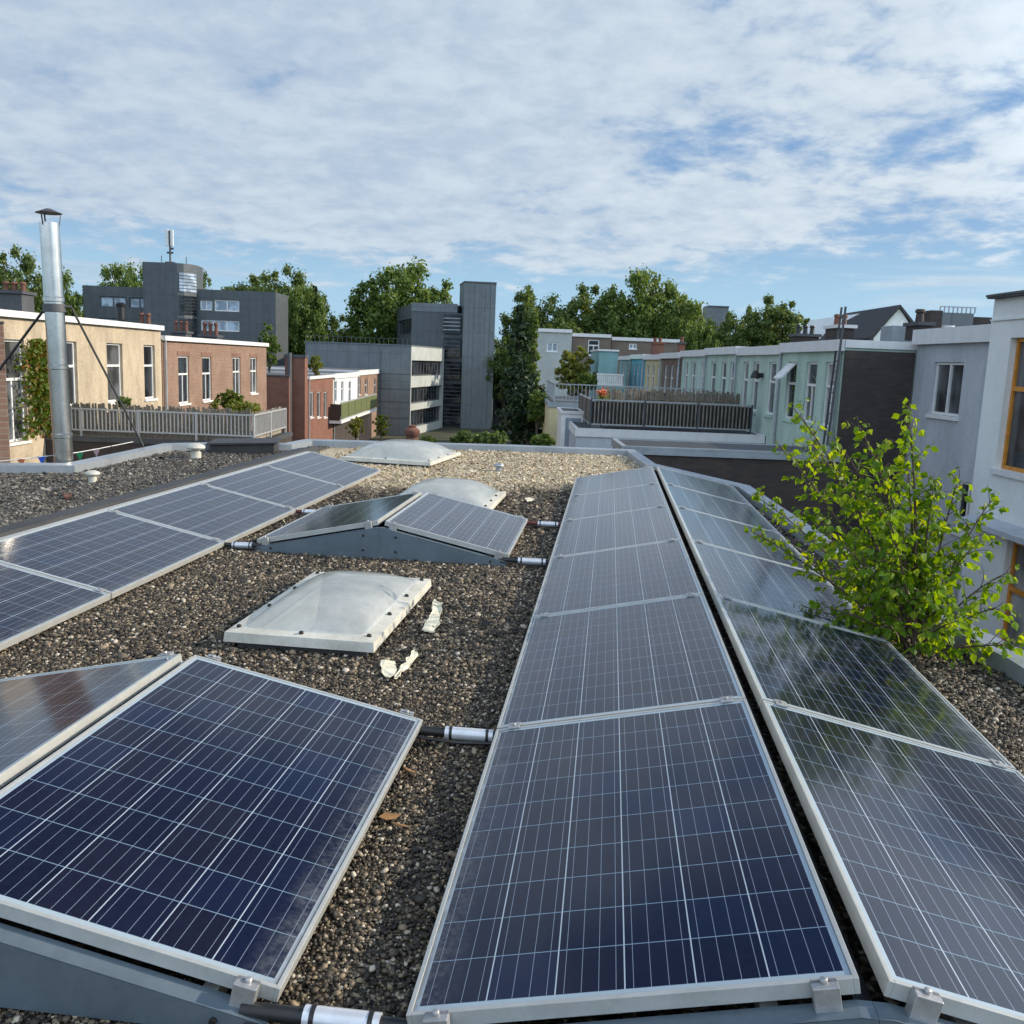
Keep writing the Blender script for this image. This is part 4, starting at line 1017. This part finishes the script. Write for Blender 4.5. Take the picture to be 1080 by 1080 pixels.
# black pipes with silver sleeves tying the racks together
def tie(label, a, b, sl=(.3, .75), r=.0185, m=BLACKP):
    a = Vector(a); b = Vector(b); root = thing('tie_pipe', label, 'pipe', a, 0, 'pipes tying the racks together'); d = b-a
    MB().tube([Vector((0, 0, 0)), d], r, 12).build('pipe', m, root, smooth=True)
    MB().tube([d*sl[0], d*sl[1]], r*1.32, 14).build('sleeve', SLEEVE, root, smooth=True)
    c = MB()
    for k in (.12, .88): q = sl[0]+(sl[1]-sl[0])*k; c.tube([d*(q-.012), d*(q+.012)], r*1.42, 14)
    c.tube([d*.04+Vector((0, -.035, -.012)), d*.5+Vector((0, -.045, -.02)), d*.97+Vector((0, -.03, -.014))], .007, 6)
    c.build('cable_tie', BLACKP, root)
ex = RG+PW*CT
RUST = mat('red_oxide_pipe', (.11, .025, .022), .5, 0, .3, 10)
xe_r = XR-ex
tie('black pipe with white sleeve at the bottom edge beside the lower left rack', (XN+ex-.08, YN-.03, .055), (xe_r+.08, YN-.03, .055), (.32, .70), .0195)
tie('black pipe with white sleeve behind the large lower left panel', (XN+ex-.08, YN+PL-.02, .055), (xe_r+.08, YN+PL-.02, .055), (.38, .80), .0195)
tie('black pipe with silver sleeve at the front right corner of the small middle rack', (XM+ex-.08, YM-.02, .055), (xe_r+.08, YM-.02, .055), (.32, .76))
tie('dark red pipe with white sleeve at the back right corner of the small middle rack', (XM+ex-.08, YM+PL, .055), (xe_r+.08, YM+PL, .055), (.36, .76), m=RUST)
tie('black pipe with silver sleeve between the left row and the front of the middle rack', (XL+ex-.03, YM-.02, .038), (XM-ex+.08, YM-.02, .05), (.25, .70))
tie('dark red pipe from the left row to the back of the middle rack', (XL+ex-.03, YM+PL, .038), (XM-ex+.08, YM+PL, .05), (.25, .7), m=RUST)

# ------------------------------------------------------------------ skylights
def skylight(label, c, lx, ly, rz=0.0, rise=.13, ftop=.095):
    root = thing('skylight', label, 'skylight', (*c, 0), rz, 'dome skylights on the gravel roof')
    c = MB(); a, b, i = lx/2-.05, ly/2-.05, .035
    for bx in ((-a, a, -b, -b+i), (-a, a, b-i, b), (-a, -a+i, -b+i, b-i), (a-i, a, -b+i, b-i)): c.box(*bx, .001, ftop-.052)
    c.build('curb', BITU2, root)
    wl = MB(); x, y, D = lx/2-.087, ly/2-.087, -.55
    cs = [(-x, -y), (x, -y), (x, y), (-x, y)]
    for k in range(4): p, q = cs[k], cs[(k+1) % 4]; wl.face([(*p, D), (*q, D), (*q, ftop-.055), (*p, ftop-.055)])
    wl.face([(*p, D) for p in cs]); wl.build('lining', LINING, root)
    f = MB(); w = .085; z0, z1 = ftop-.05, ftop
    x, y = lx/2, ly/2
    # flange ring that turns down at its outer edge
    o = [(-x, -y), (x, -y), (x, y), (-x, y)]; i = [(-x+w, -y+w), (x-w, -y+w), (x-w, y-w), (-x+w, y-w)]; sp = [(a*1.012, b*1.012) for a, b in o]
    for k in range(4):
        j = (k+1) % 4
        f.face([(*o[k], z1), (*o[j], z1), (*i[j], z1+.012), (*i[k], z1+.012)]); f.face([(*sp[k], z0), (*sp[j], z0), (*o[j], z1), (*o[k], z1)])
        f.face([(*i[k], z1+.012), (*i[j], z1+.012), (*i[j], z0), (*i[k], z0)]); f.face([(*sp[k], z0), (*sp[j], z0), (*i[j], z0), (*i[k], z0)])
    f.build('frame', CREAMF, root, bevel=.004)
    n = 24; d = MB(); X, Y = lx/2-w+.02, ly/2-w+.02
    for a in range(n+1):
        for b in range(n+1):
            p = a/n*2-1; q = b/n*2-1
            h = (1-abs(p)**3.2)*(1-abs(q)**3.2); h = h**.75
            d.v.append((p*X, q*Y, z1+.008+rise*h))
    for a in range(n):
        for b in range(n):
            k = a*(n+1)+b; d.f.append((k, k+n+1, k+n+2, k+1)); d.m.append(0)
    d.build('dome', DOME, root, smooth=True)
    for px, py in [(sx*(x-.045), k*(y-.08)) for sx in (-1, 1) for k in (-1, -.33, .33, 1)]+[(k*(x-.08)*.02, sy*(y-.045)) for sy in (-1, 1) for k in (0,)]:
        MB().lathe([(.013, 0), (.013, .012), (.008, .017)], 8, (px, py, z1+.004)).build('screw_cap', BLACKP, root)
    return root
for q in SKYL: skylight(*q)

# vents, hatch, debris
def vent(label, x, y, s=1.0, m=CREAMF):
    root = thing('roof_vent', label, 'vent', (x, y, 0))
    MB().lathe([(.075*s, 0), (.075*s, .10*s), (.062*s, .105*s), (.062*s, .15*s)], 20).build('pipe', m, root, smooth=True)
    MB().lathe([(.125*s, .15*s), (.135*s, .17*s), (.12*s, .20*s), (.06*s, .225*s), (.01, .23*s)], 20).build('cap', m, root, smooth=True)
vent('larger pale mushroom roof vent on the dark gravel, near the flat hatch', -5.82, 12.5, 1.0, CREAMF)
vent('smaller pale mushroom roof vent on the dark gravel, nearer the camera', -5.81, 9.83, .62, CREAMF)
vent('tiny pale vent cap alone on the far gravel', -1.5, 12.8, .55, ZINCCAP)
hx = at_z(226, 477, 0); hy = at_z(291, 474, 0)
ha = thing('roof_hatch', 'low black felt covered roof hatch at the edge of the dark gravel roof', 'hatch', (-5.95, 13.25, 0), .25)
MB().prism([(0, 0, .003), (.95, 0, .003), (.95, 0, .17), (0, 0, .13)], (0, .75, 0)).build('box', BITU, ha, bevel=.01)
MB().prism([(-.04, -.04, .134), (.99, -.04, .174), (.99, -.04, .20), (-.04, -.04, .16)], (0, .83, 0)).build('lid', BITU, ha)
def scrap(label, pts, z=.022, name='torn_felt', m=PAINT, th=.005, cat='felt scrap'):
    rng = random.Random(len(pts)); c = sum((Vector(p) for p in pts), Vector((0, 0)))/len(pts)
    root = thing(name, label, cat, (c.x, c.y, z)); P = []
    for i in range(len(pts)):
        a = Vector(pts[i]); b = Vector(pts[(i+1) % len(pts)])
        for k in range(4):
            q = a.lerp(b, k/4)-c; P.append((q.x+rng.uniform(-.012, .012), q.y+rng.uniform(-.012, .012), rng.uniform(-.006, .010)))
    MB().prism(P, (0, 0, th)).build('sheet', m, root)
G2 = lambda *uv: [tuple(at_z(u, v, .02).xy) for u, v in uv]
scrap('pale torn felt strip on the gravel right of the near skylight', G2((459, 633), (467, 636), (465, 655), (458, 667), (447, 668), (446, 660), (455, 647)))
scrap('narrow pale torn felt sliver on the gravel below the near skylight corner', G2((437, 686), (440, 692), (425, 711), (416, 719), (416, 715), (428, 700)))
scrap('small pale felt patch on the gravel by the near skylight corner', G2((401, 699), (417, 699), (419, 705), (411, 717), (404, 710)))
scrap('flat pale shard lying on the gravel near the long row', G2((554, 526), (562, 526), (563, 529), (555, 530)), th=.01)
scrap('small orange red tile shard on the dark gravel at the left', G2((67, 522), (74, 522), (74, 526), (66, 526)), z=.02, name='tile_shard', m=TERRA, th=.02, cat='shard')
LEAFB = mat('dry_leaf', (.28, .15, .06), .8, 0, .3, 20)
for k, (u, v) in enumerate(((432, 814), (410, 862), (424, 872))):
    c = at_z(u, v, .03); rng = random.Random(k); lf = MB(); a = rng.uniform(0, 3)
    pr = [(-.035, 0, 0), (-.01, .016, .006), (.02, .012, .004), (.04, 0, .012), (.018, -.014, .004), (-.012, -.015, .0)]
    lf.prism(pr, (0, 0, .002)); o = lf.build('dry_leaf', LEAFB); o.location = c; o.rotation_euler = (.2, .15, a)
    tag(o, ('curled brown leaf on the pebbles just below the white sleeved pipe', 'larger brown leaf on the pebbles beside the lower left panel', 'small brown leaf on the pebbles, lowest of the three')[k], 'leaf', 'dry leaves on the gravel')
# ------------------------------------------------------------------ flue, guy wires, bunting
FB = at_y(67, 480, 10.75); FT = at_y(52.5, 235, 10.75)
fl = thing('flue_pipe', 'tall stainless steel flue with a conical rain cap', 'flue', (FB.x+.151, FB.y, GROUND)); fl.rotation_euler = (0, -.021, 0)
H = FT.z-GROUND; dx = .0; R_ = .112
MB().tube([(0, 0, .0), (dx, 0, H)], R_, 28).build('pipe', INOX, fl, smooth=True)
zr_ = lambda v: at_y(60, v, 10.75).z-GROUND
for v in (316, 387, 459): z = zr_(v); MB().lathe([(R_+.002, -.03), (R_+.010, -.022), (R_+.010, .022), (R_+.002, .03)], 28, (0, 0, z)).build('joint_band', INOX, fl, smooth=True)
MB().lathe([(R_+.004, -.05), (R_+.018, -.045), (R_+.018, .045), (R_+.004, .05)], 28, (0, 0, zr_(325))).build('wire_clamp', DARKG, fl)
MB().lathe([(.145, .11), (.150, .115), (.03, .165), (.005, .168)], 24, (0, 0, H)).build('rain_cap', DARKG, fl)
for a in (0.4, 2.5, 4.6): MB().beam((R_*.95*math.cos(a), R_*.95*math.sin(a), H-.05), (.13*math.cos(a), .13*math.sin(a), H+.12), .018, .006).build('cap_strut', DARKG, fl)
def wire(name, label, pts, r, m, cat):
    o0 = Vector(pts[0]); mb = MB(); mb.tube([Vector(p)-o0 for p in pts], r, 6); o = mb.build(name, m); o.location = o0; tag(o, label, cat); return o
cz_ = zr_(325)+GROUND
wire('guy_wire', 'black guy rod from the flue down to the left edge of the picture', [(FB.x-.155, FB.y, cz_), tuple(at_y(-12, 405, 10.6))], .016, BLACKP, 'guy wire')
a = Vector((FB.x+.07, FB.y, cz_+.02)); b = at_z(151, 470, .14)
wire('guy_wire', 'dark guy rod from the flue down to the pale roof edge on the right', [tuple(a), tuple(a+Vector((.07, .05, .01))), tuple(b)], .015, DARKG, 'guy wire')
# bunting
bu = thing('bunting', 'string of small coloured pennants along the pale roof edge', 'bunting', tuple(at_y(0, 487, 10.4)))
o0 = Vector(bu.location); ps = [at_y(-5, 487, 10.35), at_y(24, 484, 10.5), at_y(50, 481, 10.7), at_y(83, 477, 11.4), at_y(105, 473, 12.0), at_y(140, 466, 13.2)]
MB().tube([p-o0 for p in ps], .006, 5).build('string', WHITEP, bu)
for (u, v, Y, c) in ((22, 484, 10.48, (.7, .2, .08)), (43.5, 481.5, 10.65, (.03, .12, .6)), (83.5, 477, 11.4, (.02, .30, .12)), (101, 473.5, 11.9, (.55, .38, .42))):
    p = at_y(u, v, Y)-o0; w = .055; q = MB(); q.prism([(p.x-w, p.y, p.z), (p.x+w, p.y, p.z), (p.x, p.y+.01, p.z-.11)], (0, .004, 0)); q.build('pennant', mat('pennant_cloth', c, .8), bu)
# terracotta chimney pot beyond our far roof edge
tp = at_y(434.5, 467, 19); pz = tp.z
cp = thing('clay_chimney', 'round terracotta chimney pot peeking over the far roof edge', 'chimney', (tp.x, tp.y, GROUND))
MB().box(-.25, .25, -.25, .25, 0, pz-GROUND-.02).build('stack', BRICKD, cp)
MB().lathe([(.13, -.02), (.15, .05), (.12, .12), (.17, .20), (.16, .27), (.08, .33), (.09, .36), (.02, .38)], 18, (0, 0, pz-GROUND)).build('chimney_pot', TERRA, cp, smooth=True)

# ------------------------------------------------------------------ vegetation
def leaf_cloud(rng, centers, radii, n, size, flat=.0, squash=1.0):
    """quads scattered through clumps; returns V,T arrays"""
    k = rng.integers(0, len(centers), n); c = centers[k]; r = radii[k]
    d = rng.normal(size=(n, 3)); d /= np.linalg.norm(d, axis=1)[:, None]
    rr = r*np.clip(np.abs(rng.normal(.60, .36, n)), 0, 1.25)
    p = c+d*rr[:, None]*np.array([1, 1, squash])
    nrm = d*.8+rng.normal(size=(n, 3))*.6+np.array([0, 0, .35]); nrm /= np.linalg.norm(nrm, axis=1)[:, None]
    a = np.cross(nrm, rng.normal(size=(n, 3))); a /= np.linalg.norm(a, axis=1)[:, None]; b = np.cross(nrm, a)
    s = size*rng.uniform(.55, 1.35, n)[:, None]
    q = np.stack([p-a*s, p-b*s*.62+nrm*s*.12, p+a*s, p+b*s*.62+nrm*s*.12], 1).reshape(-1, 3)
    return q.astype(np.float32), np.arange(len(q), dtype=np.int32).reshape(-1, 4)
def crown_shape(rng, rx, rz, n, round_=1.0):
    C = []; R = []
    while len(C) < n:
        d = rng.normal(size=3); d /= np.linalg.norm(d); r = rng.uniform(.05, 1.0)**.5*.97
        p = d*r; w = 1.0-.10*max(0, p[2])
        C.append((p[0]*rx*w, p[1]*rx*w, p[2]*rz)); R.append(rx*rng.uniform(.10, .24)*(1.15-.4*r))
    return np.array(C), np.array(R)
def tree_parts(seed, rx, rz, n_cl, n_leaf, size, m, zc, trunk_r):
    rng = np.random.default_rng(seed); C, R = crown_shape(rng, rx, rz, n_cl); C = C+np.array([0, 0, zc])
    V, T = leaf_cloud(rng, C, R, n_leaf, size)
    crown = mesh_np('crown', V, T, m)
    t = MB(); t.tube([(0, 0, 0), (.1, .05, zc*.5), (0, .1, zc*.9), (.2, 0, zc+rz*.5)], [trunk_r, trunk_r*.8, trunk_r*.55, trunk_r*.2], 9)
    for i in range(min(14, n_cl)):
        c = C[i]; z0 = min(max(zc-rz*.7, zc*.4), c[2]-.2); t.tube([(0, .05, z0), (c[0]*.5, c[1]*.5, (z0+c[2])/2+.3), tuple(c)], [trunk_r*.35, trunk_r*.22, trunk_r*.06], 6)
    tr = t.build('trunk', BARK, smooth=True)
    return crown, tr
TREEV = [(tree_parts(11, 6.0, 6.0, 170, 30000, .20, LEAF_D, 10.5, .45)), (tree_parts(12, 6.2, 5.2, 160, 29000, .20, LEAF_M, 9.5, .42)), (tree_parts(13, 5.2, 6.6, 170, 30000, .20, LEAF_D, 11.5, .40))]
used_v = set()
def tree(label, u0, u1, vt, Y, var, group='trees beyond the houses', zfac=1.0, name='broadleaf_tree'):
    c = at_y((u0+u1)/2, vt, Y); w = abs(at_y(u1, vt, Y).x-at_y(u0, vt, Y).x)
    rx, rz, zc = ((6.0, 6.0, 10.5), (6.2, 5.2, 9.5), (5.2, 6.6, 11.5))[var]
    root = thing(name, label, 'tree', (c.x, Y, GROUND), random.Random(u0*7+var).uniform(0, 6.28), group)
    sz = (c.z-GROUND)/(zc+rz*.98)*zfac; sx = w/2/(rx*.88)
    root.scale = (sx, sx, sz)
    for o in TREEV[var]:
        q = o
        if var in used_v: q = o.copy(); COL.objects.link(q)
        q.parent = root
    used_v.add(var); return root
tree('big leafy tree at the far left behind the dark chimney', -25, 48, 262, 105, 0)
tree('green tree left of the slate building, behind the flue', 30, 92, 286, 120, 1)
tree('round tree rising behind the left wing of the slate building', 100, 166, 277, 150, 1)
tree('low tree just right of the stair tower with the antenna', 196, 228, 287, 150, 0)
tree('leafy tree over the right wing of the slate building', 226, 296, 285, 150, 2)
tree('tall tree right of the slate building', 262, 338, 282, 132, 0)
tree('dark green tree lower down, right of the slate building', 296, 350, 300, 126, 1)
tree('large spreading tree behind the slate flats', 376, 482, 277, 135, 1)
tree('low dark tree between the tall tree and the slate flats', 336, 392, 333, 140, 0)
tree('low dark tree just left of the slate flats', 372, 416, 337, 138, 2)
tree('wide tree right of the stair tower, behind the conifer', 528, 608, 303, 128, 0)
tree('dense tree in the middle of the far tree line', 590, 672, 298, 132, 2)
tree('tallest tree of the far tree line, above the brick end houses', 636, 728, 284, 128, 1)
tree('tree at the right end of the dense far tree line', 694, 758, 315, 124, 1)
tree('tree in front of the distant grey tower block', 728, 792, 331, 121, 0)
tree('low pale green tree above the far green roofs', 716, 764, 341, 118, 1)
tree('tree left of the sooty chimney behind the green roofs', 752, 812, 324, 130, 0)
tree('round tree directly behind the sooty chimney', 786, 862, 308, 122, 2)
tree('small dark tree between the flats and the conifer', 508, 560, 352, 118, 0)
tree('low tree filling the gap behind the grey end house', 556, 640, 338, 116, 0)

# small slender spruce behind, left of the flats
def conifer(label, u, vt, Y, w_px, m, seed, n=5200, base=GROUND, size=.16, name='conifer', drop=.35):
    rng = np.random.default_rng(seed); c = at_y(u, vt, Y); h = c.z-base; rw = w_px/2*Y/F
    root = thing(name, label, 'tree', (c.x, Y, base), 0); V = []
    nb = 150; hs = h*(.06+.94*np.sort(rng.uniform(0, 1, nb)**.9)); az = rng.uniform(0, 6.28, nb)
    prof = lambda q: (np.clip(1-q, 0, 1)**.62)*np.clip(q*5+.35, 0, 1)
    C = []; R = []
    t = MB(); t.tube([(0, 0, 0), (0, 0, h*.6), (0, 0, h*.98)], [.16, .09, .02], 8)
    for z, a in zip(hs, az):
        L = rw*prof(z/h)*rng.uniform(.72, 1.12); tip = np.array([math.cos(a)*L, math.sin(a)*L, z-L*drop])
        t.tube([(0, 0, z), tuple(tip)], [.025, .006], 4)
        for k in np.linspace(.25, 1, max(2, int(L/.3))): C.append(np.array([0, 0, z])*(1-k)+tip*k); R.append(.10+.17*(1-.4*k)*min(1, L/1.0))
    C = np.array(C); R = np.array(R); V, T = leaf_cloud(rng, C, R, n, size, squash=.7)
    mesh_np('crown', V, T, m, parent=root); t.build('trunk', BARK, root); return root
conifer('tall dark conifer in the gardens right of the slate stair tower', 549, 322, 47, 64, LEAF_C, 31, 12000, size=.11)
conifer('small pointed spruce among the far trees left of the slate flats', 332, 302, 128, 22, LEAF_C, 32, 3500, size=.3)
conifer('slender paler conifer top beside the tall dark conifer', 565, 330, 51, 28, LEAF_M, 33, 4500, size=.10)

def bush(name, label, P, rx, rz, m, seed, n=900, size=.07, ncl=14, cat='bush', stems=True, zbase=0.0):
    rng = np.random.default_rng(seed); root = thing(name, label, cat, P); C, R = crown_shape(rng, rx*.95, rz*.95, ncl*5); R = np.minimum(R, (rx+rz)*.5*.30)*.85; C += np.array([0, 0, rz*1.05+zbase])
    V, T = leaf_cloud(rng, C, R, int(n*1.7), size*.78); mesh_np('foliage', V, T, m, parent=root)
    t = MB()
    if zbase > .3: t.tube([(0, 0, 0), (.03, .02, zbase*.6), (0, 0, zbase+rz*.4)], [.10, .08, .05], 7)
    for i in range(min(8, ncl)):
        b0 = np.array([0, 0, zbase]); t.tube([tuple(b0), tuple(b0+(C[i]-b0)*np.array([.4, .4, .6])), tuple(C[i])], [.03, .02, .006], 5)
    t.build('stems', BARK, root); return root
def px_bush(name, label, u, v0, v1, w_px, s, m, seed, **k):
    a = at_s(u, v1, s); b = at_s(u, v0, s); rz = max(.1, (b[2]-a[2])/2.1); d = (st(*a[:2], a[2])-EYE).length
    zb = a[2]-GROUND if name in ('garden_bush', 'hedge', 'yellow_green_tree', 'garden_tree', 'balcony_plant') else 0.0
    return bush(name, label, st(a[0], a[1], a[2]-zb), w_px/2*d/F, rz, m, seed, zbase=zb, **k)
px_bush('yellow_green_tree', 'airy yellow green tree in front of the brown brick end house', 605, 361, 426, 46, 62, LEAF_Y, 41, n=3600, size=.14, ncl=34, cat='tree')
px_bush('hedge', 'clipped green hedge mass beside the white balustrade', 620, 392, 412, 26, 58, LEAF_M, 42, n=1500, size=.12)
px_bush('garden_bush', 'dark leafy bush at the foot of the tall conifer', 556, 395, 470, 58, 44, LEAF_C, 43, n=3800, size=.12, ncl=30)
px_bush('garden_bush', 'light green shrub growing against the yellow garden building', 566, 405, 455, 26, 42, LEAF_M, 44, n=1600, size=.10, ncl=20)
px_bush('garden_bush', 'low leafy shrub just over the far roof edge, left of the conifer', 520, 455, 474, 40, 30, LEAF_D, 45, n=1500, size=.09)
px_bush('garden_bush', 'low green shrub over the far roof edge below the stair tower', 496, 453, 474, 44, 34, LEAF_D, 46, n=1500, size=.10)
px_bush('garden_bush', 'small bright shrub over the far roof edge below the yellow wall', 572, 456, 476, 26, 28, LEAF_M, 47, n=800, size=.08)
px_bush('garden_bush', 'leafy shrub over the far roof edge, right of the terracotta pot', 452, 458, 474, 22, 40, LEAF_D, 48, n=900, size=.10)
px_bush('terrace_bush', 'rounded green shrub above the white railing, before the brick house', 243, 409, 436, 32, 33, LEAF_I, 49, n=1300, size=.07, ncl=20)
px_bush('terrace_bush', 'low yellow green flowering plant at the corner of the white railing', 256, 423, 440, 46, 31.5, LEAF_Y, 50, n=1400, size=.06, ncl=20)
px_bush('terrace_bush', 'small dark green plant on the terrace below the cream wall', 131, 416, 432, 18, 30.5, LEAF_M, 51, n=700, size=.05)
px_bush('terrace_bush', 'thin pale green plant left of the rounded terrace shrub', 226, 420, 438, 12, 32, LEAF_Y, 52, n=300, size=.05)
px_bush('roof_grass', 'tuft of tall bright grass on the roof of the red brick house', 333, 372, 397, 16, 70, LEAF_Y, 53, n=700, size=.13, cat='plant')
px_bush('garden_tree', 'slim light green tree behind the pink brick house', 284, 335, 395, 24, 75, LEAF_M, 54, n=1500, size=.17, ncl=22, cat='tree')
px_bush('balcony_plant', 'yellow green plants below the olive balcony', 375, 437, 464, 22, 66, LEAF_Y, 55, n=900, size=.11, cat='plant')
px_bush('balcony_plant', 'green and red plants on the low garden terrace by the flats', 402, 434, 462, 22, 70, LEAF_I, 56, n=900, size=.11, cat='plant')
# flowers in a pot at the corner of the dark railing
fs, ftt, fz = at_s(625.5, 426, 31.0)
fp = thing('flower_pot', 'pot of orange flowers at the corner of the dark slatted railing', 'flower pot', st(31.6, 3.25, ZX+.62), RA)
MB().lathe([(.10, 0), (.16, .25), (.17, .27)], 14).build('pot', TERRA, fp); MB().box(-.03, .03, -.03, .03, -.61, -.003).build('stand', RAILD, fp)
rng = np.random.default_rng(5); V, T = leaf_cloud(rng, np.array([[0, 0, .36]]), np.array([.24]), 160, .05); mesh_np('leaves', V, T, LEAF_M, parent=fp)
V, T = leaf_cloud(rng, np.array([[0, 0, .52]]), np.array([.2]), 90, .06); mesh_np('flowers', V, T, mat('orange_petal', (.75, .16, .05), .6), parent=fp)
# ivy on the cream wall
iv = thing('ivy', 'ivy climbing the cream wall beside the flue, turning red at the top', 'ivy', st(sl(40), TL+.05, ZT), RA)
rng = np.random.default_rng(8); n = 1500; y = rng.normal(0, .62, n); zz_ = rng.uniform(0, 1, n)**.8*2.95
C = np.stack([rng.uniform(.0, .16, n), y*(1-.25*zz_/3), zz_], 1); V, T = leaf_cloud(rng, C, np.full(n, .05), n*2, .075); mesh_np('foliage', V, T, LEAF_I, parent=iv)
MB().tube([(.02, 0, 0), (.03, .1, 1.2), (.03, -.1, 2.4)], .03, 6).build('stems', BARK, iv)

# the young birch growing at the roof edge
def birch():
    rng = random.Random(21); nr = np.random.default_rng(21)
    B = Vector((1.80, 5.22, 0.0)); root = thing('birch_sapling', 'young sunlit birch with bright green leaves growing at the edge of the roof', 'tree', B)
    st_ = MB(); V = []; F_ = []
    def leaf(p, d, size):
        # ovate folded leaf hanging from p, tip along d
        side = d.cross(Vector((rng.gauss(0, 1), rng.gauss(0, 1), rng.gauss(0, 1)))); side.normalize(); n = side.cross(d)
        k = len(V); w = size*.40; f = size*.10
        pts = [p, p+d*size*.22+side*w*.75+n*f, p+d*size*.48+side*w+n*f, p+d*size*.78+side*w*.42+n*f*.6, p+d*size*1.08,
               p+d*size*.78-side*w*.42+n*f*.6, p+d*size*.48-side*w+n*f, p+d*size*.22-side*w*.75+n*f]
        V.extend([tuple(q) for q in pts]); F_.extend([(k, k+1, k+2, k+7), (k+2, k+6, k+7, k+2)][:0])
        F_.extend([(k, k+1, k+2, k+3), (k, k+3, k+4, k+4), (k, k+4, k+5, k+5), (k, k+5, k+6, k+7)][:0])
        F_.append((k, k+1, k+2, k+3, k+4)); F_.append((k, k+4, k+5, k+6, k+7))
    def bez(a, b, c, n): return [a*(1-q)**2+b*2*q*(1-q)+c*q*q for q in [i/n for i in range(n+1)]]
    def twig(a, d, L, r, leafy=1.0, lsize=.051):
        c = a+d*L; mid = a+d*L*.5+Vector((rng.gauss(0, .03), rng.gauss(0, .03), .03)); c += Vector((0, 0, -.05*L))
        P = bez(a, mid, c, 5); st_.tube(P, [r*(1-.8*i/5) for i in range(6)], 5)
        n = max(2, int(L/.021*leafy))
        for i in range(n):
            q = (i+rng.random())/n; k = min(4, int(q*5)); p = P[k].lerp(P[k+1], q*5-k)
            dd = Vector((rng.gauss(0, .55), rng.gauss(0, .55), -.75))+d*.45; dd.normalize()
            leaf(p+dd*.012, dd, lsize*rng.choice((.45, .65, .8, .95, 1.0, 1.1)))
    def stem(u, v, Y, r=.014, bend=.25, base=None):
        tip = at_y(u, v, Y)-B; a = base or Vector((rng.gauss(0, .03), rng.gauss(0, .03), 0))
        mid = (a+tip)*.5+Vector((rng.gauss(0, .03), rng.gauss(0, .04), bend*abs(tip.z)))*.6
        mid = Vector((mid.x*.8+a.x*.2, mid.y, max(mid.z, .05)))
        n = 12; P = bez(a, mid, tip, n); st_.tube(P, [r*(1-.85*i/n)+.0012 for i in range(n+1)], 6)
        L = sum((P[i+1]-P[i]).length for i in range(n)); m = int(L/.043)
        ax = (tip-a).normalized()
        for i in range(m):
            q = .16+.84*(i+rng.random()*.6)/m; k = min(n-1, int(q*n)); p = P[k].lerp(P[k+1], min(1, q*n-k))
            rd = Vector((rng.gauss(0, 1), rng.gauss(0, 1), rng.gauss(.1, .5))); rd -= ax*rd.dot(ax); rd.normalize()
            d = (rd*.8+ax*.65).normalized(); twig(p, d, rng.uniform(.10, .26)*(1.15-.75*q)+.02, .0028, 1.0)
        twig(P[-1], ax, .06, .002, 1.0)
    for u, v, Y in ((838, 432, 5.9), (858, 470, 5.6), (822, 470, 6.1), (880, 462, 5.4), (905, 448, 5.5), (925, 478, 5.2), (958, 432, 5.3), (955, 470, 5.6), (985, 510, 5.2),
                    (1012, 502, 5.3), (1046, 527, 5.4), (1034, 570, 5.1), (800, 525, 6.2), (792, 560, 6.1), (845, 540, 5.8), (870, 560, 5.0), (1062, 604, 5.2), (1052, 640, 4.9), (1075, 680, 4.8),
                    (1010, 655, 4.7), (905, 520, 5.8), (935, 540, 4.8), (870, 640, 5.1), (848, 640, 5.4), (990, 590, 5.6)):
        stem(u, v, Y, .012 if v < 480 else .008, .30 if v > 560 else .22)
    st_.build('stems', BARKB, root, smooth=True)
    me = bpy.data.meshes.new('foliage'); me.from_pydata(V, [], F_); me.materials.append(LEAF_B); me.update()
    o = bpy.data.objects.new('foliage', me); COL.objects.link(o); o.parent = root
birch()
